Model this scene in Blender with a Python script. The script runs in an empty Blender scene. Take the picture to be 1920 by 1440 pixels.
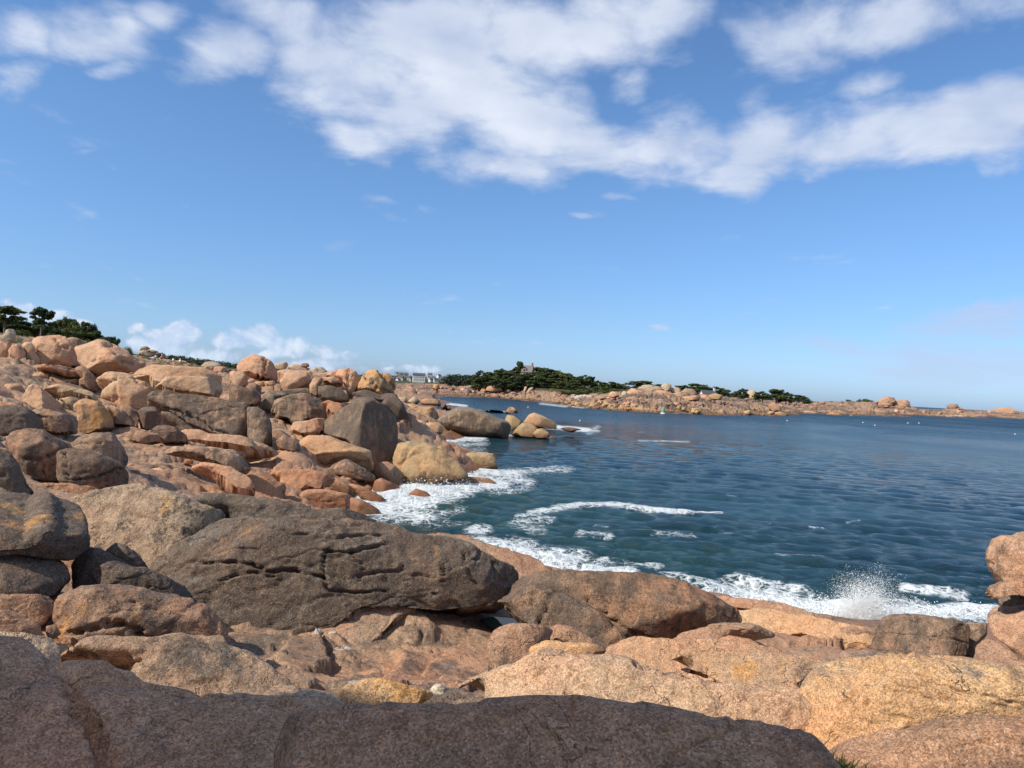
import bpy, bmesh, math, random
import numpy as np
from mathutils import Vector, Matrix

# ------------------------------------------------------------------ camera, world, sun, exposure
scene = bpy.context.scene
COL = scene.collection
R = math.radians
EYE = np.array([0.0, 0.0, 7.0])
FPX = 1442.0                     # focal length in pixels of a 1920 px wide frame
ROLL = R(3.0)
SUN_AZ, SUN_EL = 118.0, 42.0     # degrees left of the view direction, degrees up
EXPOSURE = 0.17

cam_data = bpy.data.cameras.new("camera")
cam = bpy.data.objects.new("camera", cam_data)
COL.objects.link(cam)
cam_data.sensor_fit = 'HORIZONTAL'
cam_data.sensor_width = 36.0
cam_data.lens = 36.0 * FPX / 1920.0
cam_data.clip_start = 0.05
cam_data.clip_end = 60000.0
cam.matrix_world = (Matrix.Translation(Vector(EYE)) @ Matrix.Rotation(R(90.1), 4, 'X') @ Matrix.Rotation(ROLL, 4, 'Z'))
scene.camera = cam

scene.view_settings.view_transform = 'Standard'
scene.view_settings.look = 'None'
scene.view_settings.gamma = 1.0
scene.view_settings.exposure = EXPOSURE
scene.render.engine = 'CYCLES'
scene.cycles.use_denoising = True
scene.cycles.max_bounces = 6
scene.cycles.diffuse_bounces = 3
scene.cycles.glossy_bounces = 3
scene.cycles.transmission_bounces = 2
scene.cycles.caustics_reflective = False
scene.cycles.caustics_refractive = False

sun_dir = Vector((-math.sin(R(SUN_AZ)) * math.cos(R(SUN_EL)), math.cos(R(SUN_AZ)) * math.cos(R(SUN_EL)), math.sin(R(SUN_EL))))
sun_data = bpy.data.lights.new("sun", 'SUN')
sun_data.energy = 4.8
sun_data.angle = R(0.5)
sun_data.color = (1.0, 0.91, 0.77)
sun = bpy.data.objects.new("sun", sun_data)
COL.objects.link(sun)
sun.rotation_euler = sun_dir.to_track_quat('Z', 'Y').to_euler()


def ray(u, v):
    """world direction (y = 1) of a pixel of the 1920x1440 photograph"""
    a = (u - 960.0) / FPX
    b = -(v - 720.0) / FPX
    X = a * math.cos(ROLL) - b * math.sin(ROLL)
    Z = a * math.sin(ROLL) + b * math.cos(ROLL) + math.tan(R(0.1))
    return np.array([X, 1.0, Z])


def at(u, v, d):
    return EYE + ray(u, v) * d


def atz(u, v, z):
    r = ray(u, v)
    return EYE + r * ((z - EYE[2]) / r[2])


class NT:
    """small helper to write node trees"""
    def __init__(s, tree):
        s.t = tree
        s.n = tree.nodes
        s.n.clear()

    def node(s, typ, **kw):
        nd = s.n.new(typ)
        for k, v in kw.items():
            setattr(nd, k, v)
        return nd

    def put(s, sock, val):
        if val is None:
            return
        if isinstance(val, bpy.types.NodeSocket):
            s.t.links.new(val, sock)
        elif isinstance(val, (tuple, list)) and len(val) == 3 and sock.type == 'RGBA':
            sock.default_value = (*val, 1.0)
        else:
            sock.default_value = val

    def m(s, op, a, b=None, c=None, clamp=False):
        nd = s.node('ShaderNodeMath', operation=op, use_clamp=clamp)
        s.put(nd.inputs[0], a); s.put(nd.inputs[1], b); s.put(nd.inputs[2], c)
        return nd.outputs[0]

    def vm(s, op, a, b=None, scale=None):
        nd = s.node('ShaderNodeVectorMath', operation=op)
        s.put(nd.inputs[0], a)
        if b is not None:
            s.put(nd.inputs[1], b)
        if scale is not None:
            s.put(nd.inputs['Scale'], scale)
        return nd.outputs['Value'] if op in ('LENGTH', 'DOT_PRODUCT', 'DISTANCE') else nd.outputs['Vector']

    def noise(s, vec, scale, detail=4.0, rough=0.55, dist=0.0, out='Fac'):
        nd = s.node('ShaderNodeTexNoise')
        s.put(nd.inputs['Vector'], vec)
        nd.inputs['Scale'].default_value = scale
        nd.inputs['Detail'].default_value = detail
        nd.inputs['Roughness'].default_value = rough
        nd.inputs['Distortion'].default_value = dist
        return nd.outputs[out]

    def vor(s, vec, scale, feature='F1', out='Distance', rnd=1.0):
        nd = s.node('ShaderNodeTexVoronoi', feature=feature)
        s.put(nd.inputs['Vector'], vec)
        nd.inputs['Scale'].default_value = scale
        nd.inputs['Randomness'].default_value = rnd
        return nd.outputs[out]

    def ss(s, val, lo, hi, a=0.0, b=1.0, smooth=True):
        nd = s.node('ShaderNodeMapRange', interpolation_type='SMOOTHSTEP' if smooth else 'LINEAR')
        s.put(nd.inputs['Value'], val)
        s.put(nd.inputs['From Min'], lo); s.put(nd.inputs['From Max'], hi)
        s.put(nd.inputs['To Min'], a); s.put(nd.inputs['To Max'], b)
        return nd.outputs['Result']

    def mix(s, fac, a, b, blend='MIX'):
        nd = s.node('ShaderNodeMix', data_type='RGBA', blend_type=blend)
        nd.clamp_factor = True
        s.put(nd.inputs['Factor'], fac)
        s.put(nd.inputs['A'] if False else nd.inputs[6], a)
        s.put(nd.inputs[7], b)
        return nd.outputs[2]

    def sep(s, vec):
        nd = s.node('ShaderNodeSeparateXYZ')
        s.put(nd.inputs[0], vec)
        return nd.outputs

    def comb(s, x, y, z):
        nd = s.node('ShaderNodeCombineXYZ')
        s.put(nd.inputs[0], x); s.put(nd.inputs[1], y); s.put(nd.inputs[2], z)
        return nd.outputs[0]

    def attr(s, name, typ='GEOMETRY'):
        nd = s.node('ShaderNodeAttribute', attribute_type=typ)
        nd.attribute_name = name
        return nd.outputs

    def bump(s, height, strength, distance, normal=None):
        nd = s.node('ShaderNodeBump')
        nd.inputs['Strength'].default_value = strength
        nd.inputs['Distance'].default_value = distance
        s.put(nd.inputs['Height'], height)
        if normal is not None:
            s.put(nd.inputs['Normal'], normal)
        return nd.outputs[0]


def build_world():
    w = bpy.data.worlds.new("World")
    scene.world = w
    w.use_nodes = True
    N = NT(w.node_tree)
    sky = N.node('ShaderNodeTexSky', sky_type='NISHITA')
    sky.sun_disc = False
    sky.sun_elevation = R(SUN_EL)
    # the sky node measures its rotation clockwise from +Y
    sky.sun_rotation = math.atan2(sun_dir.x, sun_dir.y)
    sky.altitude = 0.0
    sky.air_density = SKY_AIR
    sky.dust_density = SKY_DUST
    sky.ozone_density = SKY_OZONE
    skyc = sky.outputs[0]
    tc = N.node('ShaderNodeTexCoord').outputs['Generated']
    x, y, z = N.sep(tc)
    front = N.ss(y, 0.15, 0.3)
    ys = N.m('MAXIMUM', y, 0.05)
    gx = N.m('DIVIDE', x, ys)
    gz = N.m('DIVIDE', z, ys)
    g = N.comb(gx, gz, 0.0)
    # pull the noise coordinates out as on a flat cloud layer
    den = N.m('ADD', N.m('MAXIMUM', gz, 0.0), 0.22)
    q = N.comb(N.m('MULTIPLY', N.m('DIVIDE', gx, den), 0.55), N.m('DIVIDE', 0.62, den), 0.0)

    def blobs(lst, coord):
        out = None
        for (u, v, ru, rv, rot, k) in lst:
            c = ray(u, v)
            mp = N.node('ShaderNodeMapping', vector_type='TEXTURE')
            mp.inputs['Location'].default_value = (c[0], c[2], 0)
            mp.inputs['Rotation'].default_value = (0, 0, R(rot + 3.0))
            mp.inputs['Scale'].default_value = (ru / FPX, rv / FPX, 1)
            N.put(mp.inputs['Vector'], coord)
            L = N.vm('LENGTH', mp.outputs[0])
            b = N.ss(L, 0.0, 1.45, k, 0.0)
            out = b if out is None else N.m('MAXIMUM', out, b)
        return out

    # ---- high broken cloud
    warp = N.vm('SUBTRACT', N.noise(g, 5.0, 4.0, 0.55, out='Color'), (0.5, 0.5, 0.5))
    gw = N.vm('ADD', g, N.vm('SCALE', warp, scale=0.10))
    B = blobs(CLOUDS_HIGH, gw)
    f1 = N.noise(q, 7.0, 10.0, 0.60, 0.2)
    q2 = N.vm('ADD', q, (-0.02, 0.016, 0.0))
    f2 = N.noise(q2, 7.0, 4.0, 0.52, 0.2)
    def puff(c, fine=True):
        a_ = N.vor(N.vm('ADD', c, N.vm('SCALE', warp, scale=0.10)), 8.0, 'SMOOTH_F1')
        if not fine:
            return N.m('MULTIPLY', a_, -0.85)
        b_ = N.vor(N.vm('ADD', c, N.vm('SCALE', warp, scale=0.10)), 19.0, 'SMOOTH_F1')
        return N.m('SUBTRACT', 0.62, N.m('ADD', N.m('MULTIPLY', a_, 0.85), N.m('MULTIPLY', b_, 0.40)))
    p1 = puff(q); p0 = puff(q, False); p2 = puff(N.vm('ADD', q, (-0.018, 0.02, 0.0)), False)
    B = N.m('ADD', B, N.m('MULTIPLY', p1, 0.55))
    d1 = N.m('ADD', B, N.m('MULTIPLY', N.m('SUBTRACT', f1, 0.5), 1.6))
    a1 = N.ss(d1, 0.24, 0.90)
    a1 = N.m('MULTIPLY', N.m('POWER', a1, 0.75), 0.88)
    lit = N.m('ADD', N.m('ADD', N.m('MULTIPLY', N.m('SUBTRACT', f1, f2), 2.2), N.m('MULTIPLY', N.m('SUBTRACT', p0, p2), 3.0)), 0.5)
    lit = N.m('ADD', N.m('MULTIPLY', lit, 0.55), N.m('MULTIPLY', N.ss(N.noise(q, 1.7, 3.0, 0.5), 0.32, 0.66), 0.5), clamp=True)
    ccol = N.mix(lit, (0.44, 0.52, 0.70), (0.82, 0.86, 0.93))
    # ---- row of small cumulus over the land on the left
    warp2 = N.vm('SUBTRACT', N.noise(g, 26.0, 4.0, 0.6, out='Color'), (0.5, 0.5, 0.5))
    gw2 = N.vm('ADD', g, N.vm('SCALE', warp2, scale=0.016))
    B2 = blobs(CLOUDS_LOW, gw2)
    f3 = N.noise(N.vm('MULTIPLY', g, (1.0, 1.25, 1.0)), 19.0, 7.0, 0.6, 0.3)
    f4 = N.noise(N.vm('ADD', N.vm('MULTIPLY', g, (1.0, 1.25, 1.0)), (-0.006, 0.011, 0.0)), 19.0, 5.0, 0.55, 0.3)
    d2 = N.m('ADD', B2, N.m('MULTIPLY', N.m('SUBTRACT', f3, 0.5), 1.25))
    a2 = N.m('MULTIPLY', N.ss(d2, 0.36, 0.62), 0.86)
    lit2 = N.m('ADD', N.m('MULTIPLY', N.m('SUBTRACT', f3, f4), 3.0), 0.42, clamp=True)
    c2 = N.mix(lit2, (0.40, 0.55, 0.79), (0.80, 0.86, 0.93))
    # ---- thin veils
    B3 = blobs(CLOUDS_THIN, gw)
    f5 = N.noise(N.vm('MULTIPLY', g, (3.0, 14.0, 1.0)), 3.0, 6.0, 0.6, 0.4)
    a3 = N.m('MULTIPLY', N.ss(N.m('MULTIPLY', B3, N.m('ADD', f5, 0.35)), 0.30, 0.85), 0.60)

    tint = N.mix(1.0, skyc, SKY_TINT, 'MULTIPLY')
    # paler air along the horizon
    hz = N.ss(N.m('ABSOLUTE', z), -0.06, 0.34, 1.0, 0.0)
    low = N.mix(N.m('MULTIPLY', hz, 1.0), tint, N.mix(1.0, tint, SKY_LOW, 'MULTIPLY'))
    hz2 = N.ss(N.m('ABSOLUTE', z), 0.0, 0.10, 1.0, 0.0)
    low = N.mix(hz2, low, N.mix(1.0, low, (1.06, 1.10, 1.24), 'MULTIPLY'))
    bg = N.node('ShaderNodeBackground')
    N.put(bg.inputs['Color'], low)
    bg.inputs['Strength'].default_value = SKY_STRENGTH
    bgc = N.node('ShaderNodeBackground')
    al = N.m('MULTIPLY', a1, front)
    al2 = N.m('MULTIPLY', a2, front)
    al3 = N.m('MULTIPLY', a3, front)
    tot = N.m('SUBTRACT', 1.0, N.m('MULTIPLY', N.m('MULTIPLY', N.m('SUBTRACT', 1.0, al), N.m('SUBTRACT', 1.0, al2)), N.m('SUBTRACT', 1.0, al3)))
    # broken cloud added unseen behind the camera, to whiten and lift the fill light
    dz_ = N.m('ADD', N.m('MAXIMUM', z, 0.0), 0.30)
    qb = N.comb(N.m('DIVIDE', x, dz_), N.m('DIVIDE', y, dz_), 3.0)
    ab = N.m('MULTIPLY', N.ss(N.noise(qb, 1.6, 6.0, 0.58), 0.40, 0.60), N.m('MULTIPLY', N.m('SUBTRACT', 1.0, N.ss(y, -0.1, 0.25)), N.ss(z, 0.02, 0.15)))
    ab = N.m('MULTIPLY', ab, 0.9)
    tot = N.m('MAXIMUM', tot, ab)
    ccol = N.mix(ab, ccol, (0.66, 0.63, 0.60))
    al = N.m('MAXIMUM', al, ab)
    cmix = N.mix(al2, N.mix(al, (0.47, 0.55, 0.74), ccol), c2)
    N.put(bgc.inputs['Color'], cmix)
    bgc.inputs['Strength'].default_value = 1.0
    mx = N.node('ShaderNodeMixShader')
    N.put(mx.inputs[0], tot)
    N.t.links.new(bg.outputs[0], mx.inputs[1])
    N.t.links.new(bgc.outputs[0], mx.inputs[2])
    out = N.node('ShaderNodeOutputWorld')
    N.t.links.new(mx.outputs[0], out.inputs['Surface'])
    w.cycles.sampling_method = 'MANUAL'
    w.cycles.sample_map_resolution = 1024


SKY_STRENGTH = 0.099
SKY_AIR, SKY_DUST, SKY_OZONE = 1.0, 0.6, 2.0
SKY_TINT = (0.85, 1.13, 1.41)
SKY_LOW = (0.77, 0.79, 0.97)
# photo pixel centre, radii, rotation, strength
CLOUDS_HIGH = [
    (660, 120, 190, 130, 0, 1.0), (800, 60, 300, 130, 0, 1.0), (860, 190, 240, 110, 0, 1.0), (980, 240, 170, 110, 0, .95),
    (960, 60, 200, 120, 0, .9), (430, 90, 110, 75, 0, .72), (540, 30, 160, 70, 0, .75), (1120, 40, 150, 90, 0, .8),
    (1230, 30, 190, 90, 0, .75), (1480, 40, 170, 95, 0, .85), (1680, 40, 240, 70, 4, .82), (1860, 10, 160, 60, 0, .75),
    (950, 300, 180, 55, 0, .85), (650, 270, 110, 60, -20, .55), (1130, 270, 130, 75, 0, .8), (1270, 265, 170, 85, 0, .85),
    (1430, 265, 190, 85, 0, .9), (1600, 265, 200, 75, 6, .9), (1760, 235, 190, 80, 14, .95), (1890, 220, 130, 100, 14, .95),
    (1380, 330, 110, 60, 10, .8), (1170, 165, 75, 45, 20, .5), (1400, 185, 70, 40, 0, .5), (1640, 150, 70, 35, 0, .48),
    (190, 60, 140, 70, -8, .82), (40, 60, 110, 60, 20, .62), (30, 130, 90, 45, 10, .7), (215, 130, 80, 40, 20, .55), (300, 10, 60, 40, 0, .55)]
CLOUDS_LOW = [
    (60, 590, 110, 32, -6, .75), (120, 605, 90, 34, -12, .75), (30, 640, 140, 60, 0, .55), (255, 615, 40, 24, 0, .62), (280, 645, 80, 36, 0, .6),
    (345, 622, 55, 34, 0, .85), (330, 655, 110, 36, 0, .6), (430, 640, 70, 34, 0, .72), (485, 632, 55, 34, 0, .82), (540, 648, 60, 34, 0, .78),
    (400, 668, 220, 34, 0, .62), (610, 662, 60, 24, -10, .58), (655, 668, 40, 22, 0, .5), (720, 682, 60, 22, 0, .45), (800, 688, 60, 18, 0, .48), (580, 684, 200, 24, 0, .55), (300, 640, 110, 40, 0, .6), (700, 690, 160, 18, 0, .5)]
CLOUDS_THIN = [
    (1830, 590, 240, 38, 2, 1.0), (1870, 615, 120, 22, 0, 1.0), (1620, 640, 260, 9, 0, .7), (1100, 408, 40, 12, -10, 1.0), (1160, 372, 50, 14, 0, .8),
    (700, 385, 70, 14, 0, .6), (650, 465, 90, 20, -10, .55), (330, 240, 60, 20, 0, .5), (1300, 690, 120, 40, 0, .5), (1790, 670, 340, 80, 0, .95), (1600, 650, 200, 30, 0, .8), (170, 292, 40, 8, 0, .6)]
build_world()

# ------------------------------------------------------------------ numpy noise and mesh helpers
def _hash(ix, iy, iz, seed):
    h = (ix.astype(np.int64) * 374761393 + iy.astype(np.int64) * 668265263 + iz.astype(np.int64) * 2147483647 + seed * 974634777) & 0xFFFFFFFF
    h = ((h ^ (h >> 13)) * 1274126177) & 0xFFFFFFFF
    h = ((h ^ (h >> 16)) * 2246822519) & 0xFFFFFFFF
    return (h ^ (h >> 15)) & 0xFFFFFFFF


def perlin(P, seed=0):
    I = np.floor(P).astype(np.int64)
    F = P - I
    W = F * F * F * (F * (F * 6 - 15) + 10)
    out = np.zeros(len(P))
    for dx in (0, 1):
        wx = W[:, 0] if dx else 1 - W[:, 0]
        for dy in (0, 1):
            wy = W[:, 1] if dy else 1 - W[:, 1]
            for dz in (0, 1):
                wz = W[:, 2] if dz else 1 - W[:, 2]
                h = _hash(I[:, 0] + dx, I[:, 1] + dy, I[:, 2] + dz, seed)
                gx = (h & 1023) / 511.5 - 1
                gy = ((h >> 10) & 1023) / 511.5 - 1
                gz = ((h >> 20) & 1023) / 511.5 - 1
                out += wx * wy * wz * (gx * (F[:, 0] - dx) + gy * (F[:, 1] - dy) + gz * (F[:, 2] - dz))
    return out * 1.35


def fbm(P, oct=4, seed=0, gain=0.5):
    o = np.zeros(len(P)); a = 1.0; f = 1.0; t = 0
    for k in range(oct):
        o += a * perlin(P * f + 17.3 * k, seed + k)
        t += a; a *= gain; f *= 2.03
    return o / t * 1.5


def ridge(P, oct=3, seed=0, gain=0.5):
    """0 at the valley lines, 1 away from them"""
    o = np.ones(len(P)); a = 1.0; f = 1.0
    for k in range(oct):
        o = np.minimum(o, np.abs(perlin(P * f + 9.1 * k, seed + 31 * k)) / a)
        a *= 0.8; f *= 1.9
    return o


def voronoi(P, seed=0, full=False):
    I = np.floor(P).astype(np.int64)
    f1 = np.full(len(P), 9.0); f2 = np.full(len(P), 9.0); idc = np.zeros(len(P)); vec = np.zeros((len(P), 3))
    for dx in (-1, 0, 1):
        for dy in (-1, 0, 1):
            for dz in (-1, 0, 1):
                c = I + np.array([dx, dy, dz])
                h = _hash(c[:, 0], c[:, 1], c[:, 2], seed)
                pt = c + np.stack([(h & 1023) / 1023.0, ((h >> 10) & 1023) / 1023.0, ((h >> 20) & 1023) / 1023.0], 1)
                d = np.sqrt(((pt - P) ** 2).sum(1))
                m = d < f1
                f2 = np.where(m, f1, np.minimum(f2, d))
                idc = np.where(m, ((h >> 5) & 255) / 255.0, idc)
                vec = np.where(m[:, None], P - pt, vec)
                f1 = np.where(m, d, f1)
    return (f1, f2, idc, vec) if full else (f1, f2, idc)


def sstep(x, a, b):
    t = np.clip((x - a) / (b - a), 0, 1)
    return t * t * (3 - 2 * t)


def mesh_np(name, V, F, smooth=True, mat=None, attrs=None):
    me = bpy.data.meshes.new(name)
    V = np.asarray(V, dtype=np.float32)
    F = np.asarray(F, dtype=np.int32)
    k = F.shape[1]
    me.vertices.add(len(V)); me.vertices.foreach_set('co', V.ravel())
    me.loops.add(F.size); me.loops.foreach_set('vertex_index', F.ravel())
    me.polygons.add(len(F))
    me.polygons.foreach_set('loop_start', np.arange(0, F.size, k, dtype=np.int32))
    me.polygons.foreach_set('loop_total', np.full(len(F), k, dtype=np.int32))
    me.polygons.foreach_set('use_smooth', np.full(len(F), smooth, dtype=bool))
    if attrs:
        for nm, arr in attrs.items():
            at_ = me.attributes.new(nm, 'FLOAT', 'POINT')
            at_.data.foreach_set('value', np.asarray(arr, dtype=np.float32))
    me.update(calc_edges=True)
    if mat:
        me.materials.append(mat)
    return me


def link(name, me, parent=None, loc=None, label=None, cat=None, group=None, kind=None):
    o = bpy.data.objects.new(name, me)
    COL.objects.link(o)
    if parent:
        o.parent = parent
    if loc is not None:
        o.location = loc
    tag(o, label, cat, group, kind)
    return o


def tag(o, label=None, cat=None, group=None, kind=None):
    if label: o['label'] = label
    if cat: o['category'] = cat
    if group: o['group'] = group
    if kind: o['kind'] = kind
    return o


_ico = {}


def ico(level):
    if level not in _ico:
        bm = bmesh.new()
        bmesh.ops.create_icosphere(bm, subdivisions=level, radius=1.0)
        V = np.array([v.co[:] for v in bm.verts]); F = np.array([[v.index for v in f.verts] for f in bm.faces])
        bm.free()
        _ico[level] = (V / np.linalg.norm(V, axis=1, keepdims=True), F)
    return _ico[level]


def vnormals(V, F):
    a, b, c = V[F[:, 0]], V[F[:, 1]], V[F[:, 2]]
    n = np.cross(b - a, c - a)
    out = np.zeros_like(V)
    for k in range(3):
        for j in range(3):
            out[:, j] += np.bincount(F[:, k], n[:, j], len(V))
    return out / (np.linalg.norm(out, axis=1, keepdims=True) + 1e-12)


# ------------------------------------------------------------------ materials
def new_mat(name):
    m = bpy.data.materials.new(name)
    m.use_nodes = True
    return m, NT(m.node_tree)


def finish(N, bsdf):
    out = N.node('ShaderNodeOutputMaterial')
    N.t.links.new(bsdf.outputs[0], out.inputs['Surface'])


def granite(name, terrain=False, HI_A=(0.43, 0.275, 0.18), HI_B=(0.36, 0.245, 0.17), LO_A=(0.40, 0.228, 0.138), LO_B=(0.34, 0.215, 0.145)):
    m, N = new_mat(name)
    geo = N.node('ShaderNodeNewGeometry')
    P = geo.outputs['Position']; Nn = geo.outputs['Normal']
    px, py, pz = N.sep(P)
    nx, ny, nz = N.sep(Nn)
    if terrain:
        n0 = N.noise(P, 0.22, 4.0, 0.6)
        hi = N.mix(N.ss(n0, 0.4, 0.62), HI_A, HI_B)
        lo = N.mix(N.ss(n0, 0.4, 0.6), LO_A, LO_B)
        base = N.mix(N.ss(pz, 1.0, 3.4), lo, hi)
        varn = N.attr('dark')[2]
        och = 0.25; spk = 0.5; lich = 0.3
    else:
        oi = N.node('ShaderNodeObjectInfo')
        base = oi.outputs['Color']
        varn = oi.outputs['Alpha']
        och = N.attr('ochre', 'OBJECT')[2]
        spk = N.attr('speck', 'OBJECT')[2]
        lich = N.attr('lichen', 'OBJECT')[2]
    n1 = N.noise(P, 0.9, 6.0, 0.62)
    n2 = N.noise(P, 4.3, 5.0, 0.62)
    n3 = N.noise(P, 21.0, 4.0, 0.65)
    streak = N.noise(N.vm('MULTIPLY', P, (3.2, 3.2, 0.45)), 1.0, 5.0, 0.6)
    c = N.mix(1.0, base, N.mix(n1, (0.72, 0.66, 0.62), (1.25, 1.27, 1.26)), 'MULTIPLY')
    c = N.mix(1.0, c, N.mix(n2, (0.66, 0.64, 0.63), (1.32, 1.32, 1.32)), 'MULTIPLY')
    sh = N.noise(N.vm('ADD', P, (50.0, 20.0, 9.0)), 0.33, 5.0, 0.6)
    c = N.mix(N.ss(sh, 0.36, 0.66), N.mix(1.0, c, (1.08, 0.96, 0.90), 'MULTIPLY'), N.mix(1.0, c, (0.92, 1.0, 1.02), 'MULTIPLY'))
    # darker weathering skin: patches and rain streaks
    vmask = N.m('ADD', N.m('MULTIPLY', n1, 0.55), N.m('MULTIPLY', streak, 0.45))
    vth = N.m('SUBTRACT', 0.725, N.m('MULTIPLY', varn, 0.60))
    vmask = N.ss(N.m('SUBTRACT', vmask, vth), -0.07, 0.07)
    c = N.mix(N.m('MULTIPLY', vmask, 0.80), c, N.mix(n2, (0.050, 0.040, 0.033), (0.125, 0.098, 0.078)))
    # grey lichen that likes the tops
    lm = N.m('ADD', N.m('MULTIPLY', N.ss(nz, 0.15, 0.95), 0.34), N.m('ADD', N.m('MULTIPLY', n1, 0.55), N.m('MULTIPLY', n2, 0.45)))
    lmask = N.ss(N.m('SUBTRACT', lm, N.m('SUBTRACT', 1.05, N.m('MULTIPLY', lich, 0.5))), -0.05, 0.10)
    c = N.mix(N.m('MULTIPLY', lmask, 0.72), c, N.mix(n3, (0.11, 0.10, 0.085), (0.25, 0.225, 0.185)))
    # yellow and orange lichen
    om = N.noise(N.vm('ADD', P, (31.0, 7.0, 3.0)), 1.1, 7.0, 0.66)
    omask = N.ss(N.m('SUBTRACT', om, N.m('SUBTRACT', 0.80, N.m('MULTIPLY', och, 0.40))), -0.03, 0.07)
    c = N.mix(N.m('MULTIPLY', omask, 0.75), c, N.mix(n3, (0.34, 0.16, 0.045), (0.58, 0.31, 0.10)))
    # black crust in blotches a few centimetres wide
    bl = N.noise(N.vm('ADD', P, (3.0, 91.0, 13.0)), 11.0, 6.0, 0.72)
    blz = N.m('MULTIPLY', N.ss(N.noise(P, 1.6, 3.0, 0.5), 0.38, 0.62), spk)
    bmask = N.ss(N.m('SUBTRACT', bl, N.m('SUBTRACT', 0.74, N.m('MULTIPLY', blz, 0.26))), -0.02, 0.05)
    c = N.mix(N.m('MULTIPLY', bmask, 0.72), c, (0.045, 0.038, 0.032))
    # pale crust lichen in small rosettes
    pl = N.noise(N.vm('ADD', P, (12.0, 41.0, 77.0)), 6.0, 6.0, 0.7)
    c = N.mix(N.m('MULTIPLY', N.ss(pl, 0.64, 0.72), 0.55), c, N.mix(n3, (0.24, 0.225, 0.20), (0.40, 0.38, 0.34)))
    # the crystals of the granite
    cr = N.vor(P, 95.0, 'F1', 'Color')
    crv = N.sep(cr)[0]
    c = N.mix(0.85, c, N.mix(1.0, c, N.mix(crv, (0.50, 0.47, 0.45), (1.50, 1.50, 1.50)), 'MULTIPLY'))
    c = N.mix(N.ss(N.sep(cr)[1], 0.95, 0.98, 0.0, 0.4), c, (0.62, 0.55, 0.48))
    cr2 = N.sep(N.vor(P, 17.0, 'F1', 'Color'))[0]
    c = N.mix(0.5, c, N.mix(1.0, c, N.mix(cr2, (0.72, 0.72, 0.72), (1.28, 1.28, 1.28)), 'MULTIPLY'))
    if terrain:
        salt = N.ss(N.m('MULTIPLY', N.attr('salt')[2], N.m('ADD', N.noise(P, 7.0, 6.0, 0.7, 0.6), 0.45)), 0.50, 0.60)
        c = N.mix(N.m('MULTIPLY', salt, 0.75), c, (0.50, 0.47, 0.43))
        alg = N.ss(N.m('MULTIPLY', N.attr('algae')[2], N.m('ADD', N.noise(P, 5.0, 5.0, 0.7), 0.5)), 0.42, 0.62)
        c = N.mix(N.m('MULTIPLY', alg, 0.8), c, (0.10, 0.13, 0.02))
        turf = N.ss(N.m('ADD', N.attr('turf')[2], N.m('MULTIPLY', N.m('SUBTRACT', n1, 0.5), 1.2)), 0.45, 0.62)
        c = N.mix(turf, c, N.mix(n2, (0.03, 0.042, 0.014), (0.085, 0.085, 0.035)))
    # wet and weed-stained near the sea
    wz = N.m('ADD', pz, N.m('MULTIPLY', N.m('SUBTRACT', n1, 0.5), 0.9))
    wet = N.ss(wz, 0.35, 1.05, 1.0, 0.0)
    c = N.mix(N.m('MULTIPLY', wet, 0.85), c, N.mix(1.0, c, (0.52, 0.41, 0.33), 'MULTIPLY'))
    b = N.node('ShaderNodeBsdfPrincipled')
    N.put(b.inputs['Base Color'], c)
    N.put(b.inputs['Roughness'], N.ss(wet, 0.0, 1.0, 0.86, 0.45))
    b.inputs['Specular IOR Level'].default_value = 0.25
    h = N.m('ADD', N.m('MULTIPLY', N.noise(P, 2.6, 5.0, 0.6), 0.085), N.m('MULTIPLY', N.noise(P, 13.0, 5.0, 0.64), 0.023))
    pit = N.noise(P, 48.0, 4.0, 0.7)
    h = N.m('ADD', h, N.m('MULTIPLY', pit, 0.0095))
    crk = N.m('ABSOLUTE', N.m('SUBTRACT', N.noise(N.vm('ADD', P, (5.0, 5.0, 5.0)), 1.15, 5.0, 0.6, 0.3), 0.5))
    crm = N.m('MULTIPLY', N.ss(crk, 0.0, 0.010, 1.0, 0.0), N.ss(n2, 0.45, 0.6))
    h = N.m('SUBTRACT', h, N.m('MULTIPLY', crm, 0.02))
    N.put(b.inputs['Normal'], N.bump(h, 1.0, 1.0))
    finish(N, b)
    return m


def plain(name, col, rough=0.7, vary=0.25, scale=3.0, spec=0.3, metal=0.0):
    m, N = new_mat(name)
    P = N.node('ShaderNodeNewGeometry').outputs['Position']
    n = N.noise(P, scale, 5.0, 0.6)
    c = N.mix(1.0, col, N.mix(n, (1 - vary,) * 3, (1 + vary,) * 3), 'MULTIPLY')
    b = N.node('ShaderNodeBsdfPrincipled')
    N.put(b.inputs['Base Color'], c)
    b.inputs['Roughness'].default_value = rough
    b.inputs['Specular IOR Level'].default_value = spec
    b.inputs['Metallic'].default_value = metal
    N.put(b.inputs['Normal'], N.bump(n, 0.2, 0.02))
    finish(N, b)
    return m


def leaf_mat(name, dark, light):
    m, N = new_mat(name)
    geo = N.node('ShaderNodeNewGeometry')
    rnd = geo.outputs['Random Per Island']
    n = N.noise(geo.outputs['Position'], 0.45, 3.0, 0.6)
    c = N.mix(N.m('ADD', N.m('MULTIPLY', rnd, 0.6), N.m('MULTIPLY', n, 0.4)), dark, light)
    tr = N.node('ShaderNodeObjectInfo').outputs['Random']
    c = N.mix(1.0, c, N.mix(tr, (0.72, 0.78, 0.80), (1.55, 1.40, 1.15)), 'MULTIPLY')
    b = N.node('ShaderNodeBsdfPrincipled')
    N.put(b.inputs['Base Color'], c)
    b.inputs['Roughness'].default_value = 0.75
    b.inputs['Specular IOR Level'].default_value = 0.15
    finish(N, b)
    return m


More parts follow.
